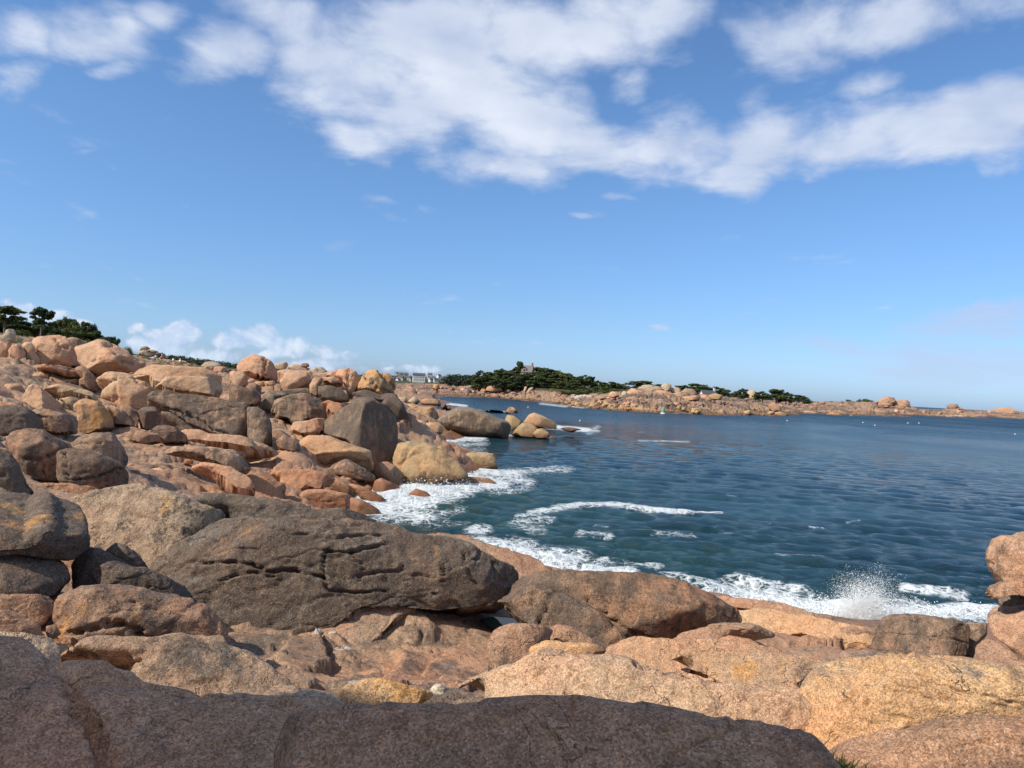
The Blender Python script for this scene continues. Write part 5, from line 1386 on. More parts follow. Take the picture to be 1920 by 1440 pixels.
rock('dark golden stone awash before the reef rocks', 'C5', 400, [(143,375),(180,358),(205,382),(170,386)], 'olive', ground=False, p=5.5, rnd=12, lump=.08, ext=.5)
rock('orange boulder group on the flats before the far town', 'C3', 400, [
    ([(520,352),(535,322),(570,320),(580,352),(550,362)], {}), ([(575,352),(590,330),(610,340),(608,356)], {})], 'orange', ground=False, p=5.5, rnd=12, lump=.08)
rock('pair of leaning pale stones on the wooded island shore', 'C3', 418, [
    ([(1205,372),(1215,340),(1235,338),(1225,375),(1212,385)], {}), ([(1215,392),(1250,350),(1275,338),(1282,365),(1250,392)], {})], 'pale', ground=False, p=5.5, rnd=12, lump=.08)
rock('pale pink wall rock on the wooded island shore', 'C3', 424, [(915,372),(940,338),(1000,333),(1045,345),(1045,372),(980,380)], 'pink', ground=False, p=5.5, rnd=12, lump=.08, block=.3, blocksz=3)
rock('layered pale rock heap on the skyline behind the left ridge', 'C1', 165, [
    ([(1040,500),(1050,470),(1090,462),(1170,488),(1180,505),(1110,515)], {}), ([(1045,468),(1060,440),(1100,435),(1130,455),(1080,470)], {}), ([(1090,460),(1140,460),(1195,480),(1150,488)], {})], 'pale', dark=.3, ground=False, p=5.5, rnd=12, lump=.08)
rock('sunlit low rock on which the bathers sit', 'C1', 160, [(1060,580),(1100,540),(1200,530),(1300,545),(1420,565),(1425,582),(1250,600),(1120,600)], 'pink', dark=.05, tilt=30, ground=False, p=5.5, rnd=12, lump=.08)
rock('pale cracked dome rock before the far left wood', 'C1', 150, [(1500,590),(1540,555),(1600,550),(1650,570),(1680,615),(1600,625),(1530,615)], 'pale', dark=.2, ground=False, p=5.5, rnd=12, lump=.08)


# ------------------------------------------------------------------ trees
def tube(path, radii, seg=7):
    V, F = [], []
    path = [np.array(p, float) for p in path]
    for i, p in enumerate(path):
        t = path[min(i + 1, len(path) - 1)] - path[max(i - 1, 0)]
        t /= np.linalg.norm(t) + 1e-9
        a = np.cross(t, [0.3, 1, 0.1]); a /= np.linalg.norm(a); b = np.cross(t, a)
        for k in range(seg):
            an = 2 * math.pi * k / seg
            V.append(p + radii[i] * (a * math.cos(an) + b * math.sin(an)))
    for i in range(len(path) - 1):
        for k in range(seg):
            j = (k + 1) % seg
            F.append((i * seg + k, i * seg + j, (i + 1) * seg + j, (i + 1) * seg + k))
    return np.array(V), np.array(F)


def merge(parts):
    V, F, n = [], [], 0
    for v, f in parts:
        V.append(v); F.append(f + n); n += len(v)
    return np.concatenate(V), np.concatenate(F)


def leaves(clumps, per, size, rng):
    V = []
    for (c, rad, wgt) in clumps:
        n = int(per * wgt)
        q = rng.normal(size=(n, 3)); q /= np.linalg.norm(q, axis=1, keepdims=True)
        rr_ = rng.uniform(0.35, 1.12, (n, 1)) ** 0.6
        rr_ *= 1 + 0.28 * np.sin(q[:, :1] * 5 + c[0]) * np.sin(q[:, 1:2] * 6 + c[1])
        pos = np.array(c) + q * rr_ * np.array(rad)
        nrm = q * [1, 1, 1.2] + rng.normal(size=(n, 3)) * 0.55
        nrm /= np.linalg.norm(nrm, axis=1, keepdims=True)
        a = np.cross(nrm, rng.normal(size=(n, 3))); a /= np.linalg.norm(a, axis=1, keepdims=True)
        b = np.cross(nrm, a)
        s = size * rng.uniform(.6, 1.4, (n, 1)); s2 = s * rng.uniform(.35, .8, (n, 1))
        V.append(np.stack([pos - a * s - b * s2 * .4, pos + a * s - b * s2, pos + a * s * .7 + b * s2, pos - a * s * .6 + b * s2 * .7], 1).reshape(-1, 3))
    V = np.concatenate(V)
    return V, np.arange(len(V)).reshape(-1, 4)


def pine(kind, seed, per, size):
    """10 m tall tree: trunk mesh and crown mesh"""
    rng = np.random.RandomState(seed)
    wood, clumps = [], []
    lean = rng.normal(0, .4, 2)
    if kind == 'umbrella':
        top = np.array([lean[0], lean[1], 8.6])
        path = [np.array([0, 0, -1.5]), np.array([.1, 0, 2.5]), np.array([lean[0] * .3, lean[1] * .3, 5.2]), top]
        wood.append(tube(path, [.30, .24, .19, .08]))
        for k in range(24):
            an = rng.uniform(0, 6.28); t = rng.uniform(.55, 1.0)
            s = path[2] * (1 - (t - .5) * 2) + top * ((t - .5) * 2)
            L = rng.uniform(.8, 2.9) * (1.25 - .5 * t)
            e = s + np.array([math.cos(an) * L, math.sin(an) * L, rng.uniform(.1, .7)])
            wood.append(tube([s, (s + e) / 2 + [0, 0, -.15], e], [.07, .05, .02], 5))
            clumps.append((e, (rng.uniform(.5, 1.1), rng.uniform(.5, 1.1), rng.uniform(.28, .6)), rng.uniform(.4, .9)))
        clumps.append((top + [0, 0, .3], (1.2, 1.2, .5), 1.3))
        clumps.append((top + [.6, .3, .7], (.7, .7, .35), .7))
    elif kind == 'spread':
        path = [np.array([0, 0, -1.5]), np.array([lean[0] * .4, lean[1] * .4, 2.0]), np.array([lean[0], lean[1], 4.4])]
        wood.append(tube(path, [.42, .32, .24]))
        for k in range(30):
            an = rng.uniform(0, 6.28); L = rng.uniform(.6, 4.6)
            zt = 9.2 - 0.16 * L ** 1.75 - rng.uniform(0, 4.6) ** 1.0 + rng.uniform(-.4, .5)
            s = path[2] * rng.uniform(.65, 1.0)
            e = np.array([lean[0] + math.cos(an) * L, lean[1] + math.sin(an) * L, max(zt, 2.6)])
            wood.append(tube([s, s * .45 + e * .55 + [0, 0, -.4], e], [.13, .08, .03], 5))
            clumps.append((e, (rng.uniform(.7, 1.7), rng.uniform(.7, 1.7), rng.uniform(.5, 1.05)), rng.uniform(.6, 1.4)))
    elif kind == 'cypress':
        wood.append(tube([(0, 0, -1.5), (.1, .1, 4), (.2, 0, 8.5)], [.35, .25, .06]))
        for k in range(20):
            z = rng.uniform(2.2, 9.4); L = rng.uniform(.2, 1.0) * (2.7 - .2 * z) + .25; an = rng.uniform(0, 6.28)
            e = np.array([math.cos(an) * L, math.sin(an) * L, z + rng.uniform(0, .5)])
            wood.append(tube([(0.1, 0, z - .6), e], [.08, .02], 5))
            clumps.append((e, (rng.uniform(.5, 1.0), rng.uniform(.5, 1.0), rng.uniform(.5, .9)), rng.uniform(.6, 1)))
    else:                                                    # bush
        for k in range(14):
            an = rng.uniform(0, 6.28); L = rng.uniform(0, 3.6)
            e = np.array([math.cos(an) * L, math.sin(an) * L, rng.uniform(2.2, 8.6) * (1 - .045 * L * L)])
            wood.append(tube([(0, 0, -1), e * .6, e], [.16, .1, .03], 5))
            clumps.append((e, (rng.uniform(1.1, 2.0), rng.uniform(1.1, 2.0), rng.uniform(.9, 1.6)), rng.uniform(.8, 1.3)))
    W, WF = merge(wood)
    L, LF = leaves(clumps, per, size, rng)
    mat = M_BUSH if kind == 'bush' else M_NEEDLE
    return mesh_np('trunk', W, WF, True, M_BARK), mesh_np('crown', L, LF, False, mat)


TREES = {}
for kind, seeds in dict(umbrella=(1, 2), spread=(3, 4, 5, 6), cypress=(7,), bush=(8, 9)).items():
    TREES[kind, 'far'] = [pine(kind, s, 150, .30) for s in seeds]
    TREES[kind, 'near'] = [pine(kind, s + 40, 520, .17) for s in seeds]


def put_tree(kind, res, k, u, vtop, wpx, d, hfun, label, group, name=None):
    p = at(u, 720, d)
    g = float(hfun(np.array([p[0]]), np.array([p[1]]))[0]) - (1.6 if res == 'near' else 0.8)
    top = at(u, vtop, d)[2]
    h = max(top - g, 1.0)
    tm, cm = TREES[kind, res][k % len(TREES[kind, res])]
    nat = {'umbrella': 5.6, 'spread': 10.0, 'cypress': 4.6, 'bush': 8.4}[kind]
    w = wpx * d / FPX
    o = bpy.data.objects.new(name or ('bush' if kind == 'bush' else 'pine_tree'), None)
    COL.objects.link(o)
    o.location = (p[0], p[1], g); o.rotation_euler = (0, 0, (k * 2.4) % 6.28)
    sx = w / nat
    o.scale = (sx, sx, h / 9.6)
    tag(o, label, 'bush' if kind == 'bush' else 'tree', group)
    link('trunk', tm, o); link('crown', cm, o)


LP = 'wind shaped pines behind the left ridge'
for k, (u, vt, w, d, kind, lab) in enumerate([
    (3, 573, 62, 128, 'umbrella', 'layered pine cut by the left picture edge'),
    (72, 576, 44, 124, 'umbrella', 'lone flat crowned umbrella pine with a bare pale trunk'),
    (-18, 592, 70, 133, 'spread', 'dark pine behind the layered pine at the left picture edge'),
    (34, 600, 62, 136, 'spread', 'dense dark pine between the layered pine and the umbrella pine'),
    (40, 618, 66, 126, 'bush', 'low green thicket under the umbrella pine, on its left'),
    (98, 594, 58, 136, 'spread', 'dark pine close behind the right side of the umbrella pine'),
    (127, 590, 56, 131, 'spread', 'tallest of the dark pines right of the umbrella pine'),
    (108, 616, 60, 126, 'bush', 'green thicket below the pines right of the umbrella pine'),
    (155, 604, 52, 133, 'spread', 'dark pine on the falling edge of the pine clump'),
    (182, 617, 48, 130, 'spread', 'smaller dark pine near the right end of the pine clump'),
    (205, 627, 34, 128, 'spread', 'last low pine at the right end of the pine clump'),
    (162, 626, 50, 123, 'bush', 'light green bush under the right end of the pine clump'),
    (20, 604, 66, 139, 'spread', 'dark pine at the back of the clump, left of the umbrella pine'),
    (60, 602, 60, 141, 'spread', 'dark pine at the back of the clump, straight behind the umbrella pine'),
    (86, 606, 56, 130, 'spread', 'dark pine whose crown touches the trunk of the umbrella pine from the right'),
    (142, 610, 58, 128, 'spread', 'broad dark pine before the tallest pines right of the umbrella pine'),
    (236, 650, 34, 120, 'bush', 'small bush right of the pine clump beside the skyline boulder')]):
    put_tree(kind, 'near', k, u, vt, w, d, near_h, lab, LP)

IT = 'trees of the wooded island'
isl = [(893, 706, 40, 445, 'spread'), (908, 694, 44, 430, 'spread'), (921, 697, 40, 440, 'spread'), (938, 691, 46, 432, 'spread'), (951, 695, 40, 445, 'spread'), (962, 690, 34, 455, 'spread'),
       (973, 680, 26, 436, 'cypress'), (967, 704, 44, 425, 'spread'), (985, 700, 44, 425, 'spread'), (1003, 697, 40, 428, 'spread'), (1011, 688, 42, 455, 'spread'), (1023, 690, 44, 450, 'spread'), (1035, 693, 44, 445, 'spread'),
       (1047, 696, 44, 440, 'spread'), (1060, 699, 44, 435, 'spread'), (1072, 704, 42, 428, 'spread'), (1084, 709, 36, 425, 'spread'), (1097, 702, 34, 415, 'spread'), (1107, 705, 28, 420, 'spread'), (1120, 713, 26, 420, 'spread'), (1133, 717, 26, 420, 'spread'),
       (930, 708, 44, 425, 'spread'), (950, 710, 46, 424, 'spread'), (1020, 707, 46, 424, 'spread'), (1040, 709, 46, 422, 'spread'), (1058, 713, 44, 415, 'spread'), (1078, 718, 36, 410, 'spread'), (900, 712, 36, 432, 'spread'),
       (1148, 716, 30, 440, 'spread'), (1162, 718, 30, 440, 'spread')]
for k, (u, vt, w, d, kind) in enumerate(isl):
    lab = {6: 'ragged cypress beside the stone house on the island', 0: 'leftmost dark pine of the wooded island', 17: 'round crowned pine standing apart at the right of the island wood',
           12: 'dark pine just right of the stone house'}.get(k, 'dark spreading pine in the wood of the island')
    put_tree(kind, 'far', k, u, vt, w, d, far_h, lab, IT)
for k, (u, vt, w, d) in enumerate([(1090, 727, 40, 375), (1108, 729, 40, 360), (1125, 730, 36, 350), (1142, 732, 30, 335), (1118, 722, 44, 385), (1075, 730, 30, 385), (1060, 731, 26, 390), (915, 724, 22, 430), (1160, 728, 36, 340), (1135, 724, 36, 370)]):
    put_tree('bush', 'far', k, u, vt, w, d, far_h, 'green bush along the lower edge of the island wood', 'bushes along the island wood')
for k, (u, vt, w, d, lab) in enumerate([
    (1200, 714, 60, 420, 'broad dark tree left above the far rock castle'), (1222, 718, 40, 425, 'low dark tree behind the knob of the far rock castle'), (1240, 720, 34, 425, 'dark tree just right behind the knob boulder of the rock castle'),
    (1283, 722, 50, 450, 'dark tree behind the grey dome of the rock castle'), (1310, 720, 50, 452, 'tallest dark tree right of the rock castle'), (1338, 724, 50, 455, 'dark tree left above the white house'), (1360, 730, 34, 460, 'dark tree right of the white house'),
    (1394, 728, 24, 480, 'small round tree left of the tower like rock'), (1384, 733, 20, 480, 'small dark bush tree between the white house and the tower like rock'),
    (1432, 733, 38, 470, 'green rounded tree right of the tower like rock'), (1457, 729, 46, 475, 'largest green tree on the low right shore'), (1476, 735, 34, 480, 'green tree on the right of the largest low shore tree'), (1500, 741, 34, 520, 'flat dark bush on the low right shore'), (1516, 744, 18, 540, 'tiny dark tree at the right end of the low shore trees'),
    (1593, 748, 20, 690, 'low dark bush on the far shore left of the rock pile'), (1613, 747, 12, 690, 'tiny round bush nearest left of the rock pile pair'), (1628, 746, 24, 690, 'dark round bush just left of the blocky rock pile')]):
    put_tree('bush' if k > 12 else 'spread', 'far', k, u, vt, w, d, far_h, lab, 'trees on the low shore')


def far_wood(label, spots, name='distant_wood'):
    """a wood too far off to tell its trees apart"""
    rng = np.random.RandomState(len(spots) * 13)
    parts = []
    for (u0, u1, va, vb, d0, d1, n) in spots:
        for k in range(n):
            t = (k + rng.uniform(0, 1)) / n
            u = u0 + (u1 - u0) * t; d = rng.uniform(d0, d1)
            vt = va + (vb - va) * t + abs(rng.normal(0, 1.8))
            p = at(u, 720, d); top = at(u, vt, d)[2]
            g = float(far_h(p[0], p[1])[0])
            h = max(top - g, 3.0)
            cl = []
            for j in range(7):
                an = rng.uniform(0, 6.28); L = rng.uniform(0, .5) * h
                cl.append(((p[0] + math.cos(an) * L, p[1] + math.sin(an) * L, g + h * rng.uniform(.3, .86)), (h * .3, h * .3, h * .17), 1.0))
            parts.append(leaves(cl, 42, h * .06, rng))
    V, F = merge(parts)
    me = mesh_np(name, V, F, False, M_FARLEAF)
    link(name, me, None, None, label, 'wood', None, 'stuff')


M_FARLEAF = leaf_mat('distant_leaves', (0.022, 0.036, 0.024), (0.055, 0.075, 0.048))
far_wood('dark wood on the skyline behind the left ridge', [(300, 450, 661, 681, 480, 560, 30), (350, 460, 672, 683, 470, 520, 16), (690, 712, 697, 699, 470, 500, 4)])
far_wood('dark wood right of the far town', [(838, 900, 701, 703, 640, 720, 22), (845, 900, 707, 709, 620, 660, 16)])
far_wood('thin line of trees above the far town', [(732, 860, 704, 707, 1080, 1200, 34)])
far_wood('low wood on the skyline behind the far rock castle', [(1140, 1240, 720, 727, 520, 600, 22), (1240, 1400, 728, 741, 520, 600, 30), (1420, 1520, 742, 748, 600, 660, 16)])


# ------------------------------------------------------------------ houses
M_WALL = plain('pale_render', (0.62, 0.61, 0.58), .8, .08)
M_GREYWALL = plain('grey_stone_wall', (0.30, 0.28, 0.26), .85, .2)
M_STONE = plain('pink_stone_wall', (0.36, 0.27, 0.21), .85, .25)
M_SLATE = plain('slate', (0.075, 0.08, 0.095), .6, .2)
M_ROOFGREY = plain('weathered_slate', (0.17, 0.155, 0.145), .7, .2)
M_BRICK = plain('chimney_brick', (0.36, 0.17, 0.12), .85, .2)
M_GLASS = plain('window_glass', (0.03, 0.035, 0.04), .15, .1, spec=.5)
M_FRAME = plain('white_paint', (0.75, 0.75, 0.72), .6, .05)


def box(cx, cy, cz, sx, sy, sz):
    V = np.array([(x, y, z) for x in (-1, 1) for y in (-1, 1) for z in (-1, 1)], float) * [sx / 2, sy / 2, sz / 2] + [cx, cy, cz]
    F = np.array([(0, 1, 3, 2), (4, 6, 7, 5), (0, 4, 5, 1), (2, 3, 7, 6), (0, 2, 6, 4), (1, 5, 7, 3)])
    return V, F


def gable_roof(w, dp, z0, rise, over=.35, th=.22):
    """ridge along x"""
    a, b = w / 2 + over, dp / 2 + over
    V = []
    for x in (-a, a):
        V += [(x, -b, z0 - .25), (x, 0, z0 + rise), (x, b, z0 - .25), (x, b, z0 - .25 + th), (x, 0, z0 + rise + th), (x, -b, z0 - .25 + th)]
    F = [(0, 1, 7, 6), (1, 2, 8, 7), (2, 3, 9, 8), (3, 4, 10, 9), (4, 5, 11, 10), (5, 0, 6, 11)]
    F4 = F + [(0, 5, 4, 1), (1, 4, 3, 2), (6, 7, 10, 11), (7, 8, 9, 10)]
    return np.array(V, float), np.array(F4)


def wall_body(w, dp, h, rise):
    V = np.array([(-w/2, -dp/2, -3), (w/2, -dp/2, -3), (w/2, dp/2, -3), (-w/2, dp/2, -3), (-w/2, -dp/2, h), (w/2, -dp/2, h), (w/2, dp/2, h), (-w/2, dp/2, h), (-w/2, 0, h + rise - .02), (w/2, 0, h + rise - .02)], float)
    F = np.array([(0, 1, 5, 4), (2, 3, 7, 6), (1, 2, 6, 5), (3, 0, 4, 7), (4, 5, 9, 8), (6, 7, 8, 9), (5, 6, 9, 9), (7, 4, 8, 8)])
    return V, F


def mesh_poly(name, V, F, mat):
    me = bpy.data.meshes.new(name)
    me.from_pydata([tuple(v) for v in V], [], [tuple(dict.fromkeys(f)) for f in F])
    me.update(); me.materials.append(mat)
    return me


def house(w, dp, h, rise, wall, roof, nwin, storeys, chim, label, name='house', group=None, dormer=False, chim_mat=None):
    root = bpy.data.objects.new(name, None); COL.objects.link(root)
    tag(root, label, 'house', group)
    link('wall', mesh_poly('wall', *wall_body(w, dp, h, rise), wall), root)
    rf = link('roof', mesh_poly('roof', *gable_roof(w, dp, h, rise), roof), root)
    for sx in chim:
        V, F = merge([box(sx * (w / 2 - .45), 0, h + rise + .55, .75, 1.3, 2.1), box(sx * (w / 2 - .45), 0, h + rise + 1.68, .95, 1.5, .18)])
        link('chimney', mesh_poly('chimney', V, F, chim_mat or wall), rf)
    for s in range(storeys):
        for k in range(nwin):
            x = (k + .5) / nwin * w * .86 - w * .43
            z = 1.5 + s * 2.7
            f = link('window', mesh_poly('window', *merge([box(x, -dp / 2 - .03, z + .78, 1.16, .12, .10), box(x, -dp / 2 - .03, z - .78, 1.16, .12, .10), box(x - .54, -dp / 2 - .03, z, .08, .12, 1.46), box(x + .54, -dp / 2 - .03, z, .08, .12, 1.46)]), M_FRAME), root)
            link('pane', mesh_poly('pane', *box(x, -dp / 2 - .01, z, 1.0, .05, 1.46), M_GLASS), f)
    if dormer:
        dm = link('dormer', mesh_poly('dormer', *merge([box(0, -dp / 2 + .9, h + .7, 2.0, 1.8, 2.6)]), wall), root)
        g = gable_roof(2.0, 2.2, 0, .9, .2, .15)[0]
        g2 = np.stack([g[:, 1], g[:, 0] + 1.0 - dp / 2, g[:, 2] + h + 2.0], 1)
        link('dormer_roof', mesh_poly('dormer_roof', g2, gable_roof(2, 2, 0, 1)[1], roof), dm)
        link('pane', mesh_poly('pane', *box(0, -dp / 2 - .02, h + .8, 1.0, .06, 1.3), M_GLASS), dm)
    return root


def copy_tree(o, parent=None):
    c = o.copy(); COL.objects.link(c)
    if parent:
        c.parent = parent
        c.matrix_parent_inverse = o.matrix_parent_inverse.copy()
    for ch in list(o.children):
        copy_tree(ch, c)
    return c


ih = house(8.6, 7.0, 5.6, 3.6, M_STONE, M_ROOFGREY, 3, 2, (-1, 1), 'stone house with two tall chimneys above the island trees', 'stone_house', dormer=True, chim_mat=M_BRICK)
p = at(986, 684.5, 447); ih.location = (p[0], p[1], p[2] - 9.6); ih.rotation_euler = (0, 0, R(-14))
ih2 = house(8.0, 6.5, 5.0, 2.6, M_WALL, M_SLATE, 3, 2, (1,), 'small white house among the dark trees right of the rock castle', 'white_house')
p = at(1328, 731, 440); ih2.location = (p[0], p[1], p[2] - 8.0); ih2.rotation_euler = (0, 0, R(8))
TG = 'houses of the far town'
hotel = house(14, 9, 6.6, 2.6, M_WALL, M_SLATE, 5, 2, (-1, 1), 'largest white building of the far town', 'town_house', TG)
p = at(785, 714.5, 900); hotel.location = p; hotel.rotation_euler = (0, 0, R(10))
ha = house(8, 7, 5, 3.4, M_WALL, M_SLATE, 3, 2, (-1,), 'small pale house of the far town across the bay', 'town_house', TG)
hb = house(9, 7, 5.4, 3.8, M_GREYWALL, M_SLATE, 3, 2, (-1, 1), 'small grey house of the far town across the bay', 'town_house', TG)
tl = [('b', 742, 713), ('b', 748, 709), ('a', 746, 717), ('b', 753, 711), ('b', 757, 716), ('b', 762, 709), ('b', 766, 713), ('a', 768, 712), ('b', 760, 706), ('b', 772, 717), ('a', 777, 717.5), ('a', 790, 717), ('a', 803, 714),
      ('a', 812, 713), ('a', 808, 717.5), ('a', 817, 717), ('b', 751, 705.5), ('b', 744, 705), ('b', 806, 707), ('a', 823, 709), ('b', 797, 718), ('b', 830, 714)]
fa = fb = True
for k, (t, u, v) in enumerate(tl):
    o = (ha if fa else copy_tree(ha)) if t == 'a' else (hb if fb else copy_tree(hb))
    if t == 'a': fa = False
    else: fb = False
    d = 900 + (719 - v) * 16 + (k % 3) * 6
    o.scale = (.62, .62, .62); o.location = at(u, v, d); o.rotation_euler = (0, 0, R([20, -35, 65, -15, 40][k % 5]))

# ------------------------------------------------------------------ beacon, floats, people, spray, grass
def lathe(profile, seg=20):
    V, F = [], []
    for (r_, z_) in profile:
        for k in range(seg):
            a = 2 * math.pi * k / seg
            V.append((r_ * math.cos(a), r_ * math.sin(a), z_))
    for i in range(len(profile) - 1):
        for k in range(seg):
            j = (k + 1) % seg
            F.append((i * seg + k, i * seg + j, (i + 1) * seg + j, (i + 1) * seg + k))
    return np.array(V), np.array(F)


M_GREEN = plain('beacon_green', (0.16, 0.34, 0.22), .6, .15)
M_CONC = plain('pale_concrete', (0.55, 0.55, 0.50), .8, .2)


def beacon():
    p = atz(1243, 776.0, 0.0)
    root = bpy.data.objects.new('navigation_beacon', None); COL.objects.link(root)
    root.location = (p[0], p[1], 0)
    tag(root, 'green beacon with a thin mast standing in the water before the golden reef', 'beacon')
    link('base', mesh_np('base', *lathe([(0, -2), (.95, -2), (.85, .35), (.75, .42), (0, .42)]), True, M_CONC), root)
    link('body', mesh_np('body', *lathe([(.62, .42), (.60, 1.5), (.50, 2.1), (.40, 2.2), (0, 2.22)]), True, M_GREEN), root)
    mast = link('mast', mesh_np('mast', *lathe([(.06, 2.2), (.05, 4.7), (0, 4.72)], 8), True, M_GREEN), root)
    link('topmark', mesh_np('topmark', *lathe([(0, 4.5), (.28, 4.5), (0, 5.2)], 12), True, M_GREEN), mast)


beacon()
M_FLOAT = plain('white_float', (0.8, 0.8, 0.78), .4, .05)
fl = mesh_np('float', *lathe([(0, -.2), (.25, -.15), (.38, .05), (.36, .28), (.2, .45), (.08, .5), (.08, .62), (0, .63)], 14), True, M_FLOAT)
for (u, v) in [(1618, 793), (1640.5, 798), (1702, 794), (1723, 794), (1903, 814.5), (1476, 789), (990, 764), (1087, 789)]:
    p = atz(u, v, 0.0)
    o = link('mooring_float', fl, None, (p[0], p[1], 0.0), 'small white float dotting the open water', 'float', 'small white floats on the water')
    s = max(.4, p[1] / 480.0); o.scale = (s, s, s)


def figure(pose):
    """a body grown over a skeleton with a skin modifier"""
    if pose == 'sit':
        J = dict(pel=(0, 0, .12), ch=(0, -.10, .52), nk=(0, -.08, .66), hd=(0, -.05, .78), tp=(0, -.04, .88), sl=(-.19, -.1, .58), el=(-.27, -.2, .33), wl=(-.24, -.28, .06), sr=(.19, -.1, .58), er=(.27, .08, .36), wr=(.2, .3, .36),
                 hl=(-.1, .05, .12), kl=(-.12, .45, .42), al=(-.12, .62, .02), fl=(-.12, .80, .0), hr=(.1, .05, .12), kr=(.12, .42, .40), ar=(.12, .66, .02), fr=(.12, .84, .0))
    else:
        J = dict(pel=(0, 0, .92), ch=(0, 0, 1.28), nk=(0, 0, 1.46), hd=(0, .02, 1.58), tp=(0, .02, 1.70), sl=(-.2, 0, 1.4), el=(-.27, .02, 1.12), wl=(-.26, .1, .86), sr=(.2, 0, 1.4), er=(.27, 0, 1.12), wr=(.25, .08, .86),
                 hl=(-.1, 0, .88), kl=(-.11, .03, .48), al=(-.11, -.02, .06), fl=(-.11, .16, .02), hr=(.1, 0, .88), kr=(.12, .08, .48), ar=(.13, .02, .06), fr=(.13, .2, .02))
    E = [('pel', 'ch'), ('ch', 'nk'), ('nk', 'hd'), ('hd', 'tp'), ('ch', 'sl'), ('sl', 'el'), ('el', 'wl'), ('ch', 'sr'), ('sr', 'er'), ('er', 'wr'), ('pel', 'hl'), ('hl', 'kl'), ('kl', 'al'), ('al', 'fl'), ('pel', 'hr'), ('hr', 'kr'), ('kr', 'ar'), ('ar', 'fr')]
    rad = dict(pel=.15, ch=.16, nk=.06, hd=.10, tp=.07, sl=.07, el=.05, wl=.035, sr=.07, er=.05, wr=.035, hl=.1, kl=.065, al=.045, fl=.035, hr=.1, kr=.065, ar=.045, fr=.035)
    names = list(J)
    me = bpy.data.meshes.new('person_body')
    me.from_pydata([J[n] for n in names], [(names.index(a), names.index(b)) for a, b in E], [])
    ob = bpy.data.objects.new('tmp_body', me); COL.objects.link(ob)
    ob.modifiers.new('skin', 'SKIN'); sub = ob.modifiers.new('sub', 'SUBSURF'); sub.levels = 1
    for i, n in enumerate(names):
        me.skin_vertices[0].data[i].radius = (rad[n], rad[n])
    me.skin_vertices[0].data[names.index('pel')].use_root = True
    dg = bpy.context.evaluated_depsgraph_get()
    out = bpy.data.meshes.new_from_object(ob.evaluated_get(dg))
    bpy.data.objects.remove(ob); out.name = 'person_body'
    return out, J


M_SKIN = plain('skin', (0.52, 0.33, 0.24), .6, .08)
M_HAIR = plain('hair', (0.07, 0.045, 0.03), .7, .2)
def shirt_mat(n, c): return plain(n, c, .85, .1)
SITB, SITJ = figure('sit'); STB, STJ = figure('stand')
for b_ in (SITB, STB):
    b_.materials.clear(); b_.materials.append(M_SKIN)
    for pl in b_.polygons: pl.use_smooth = True


def ellip(c, r_, cut=-2):
    V, F = ico(3)
    return V * np.array(r_) + np.array(c), F


def person(u, v, d, pose, rz, col, hat, label, low=(0.05, 0.06, 0.09)):
    p = at(u, v, d)
    body = SITB if pose == 'sit' else STB
    J = SITJ if pose == 'sit' else STJ
    o = link('person', body, None, p, label, 'person')
    o.rotation_euler = (0, 0, R(rz))
    ch, nk, hd = np.array(J['ch']), np.array(J['nk']), np.array(J['hd'])
    pel = np.array(J['pel'])
    V, F = merge([ellip((ch + pel) / 2 + [0, 0, .06], (.215, .175, .33)), ellip(ch + [0, 0, .06], (.245, .17, .15))])
    link('shirt', mesh_np('shirt', V, F, True, shirt_mat('shirt_cloth', col)), o)
    V, F = ellip(pel + [0, .02, -.02], (.21, .2, .16))
    link('shorts', mesh_np('shorts', V, F, True, shirt_mat('shorts_cloth', low)), o)
    if hat:
        V, F = merge([ellip(hd + [0, 0, .09], (.125, .13, .085)), ellip(hd + [0, .02, .05], (.20, .21, .018))])
        link('hat', mesh_np('hat', V, F, True, shirt_mat('hat_cloth', hat)), o)
    else:
        V, F = ellip(hd + [0, -.025, .035], (.112, .11, .11))
        link('hair', mesh_np('hair', V, F, True, M_HAIR), o)


person(303, 673.5, 158, 'sit', 160, (.62, .10, .08), (.8, .8, .78), 'person in red with a white hat sitting on the sunlit skyline rock')
person(292, 672.5, 158, 'sit', 200, (.62, .40, .28), None, 'person in a tan top sitting just left of the one in red')
person(324, 679, 156, 'sit', 150, (.75, .75, .74), None, 'dark haired person in white sitting right of the one in red')
person(337.5, 681, 155, 'sit', 190, (.80, .80, .80), (.75, .72, .66), 'person in white sitting at the right end of the skyline rock')
person(799, 732, 262, 'stand', 30, (.66, .13, .10), None, 'person in red standing on the rocks at the edge of the flats', (.5, .12, .1))


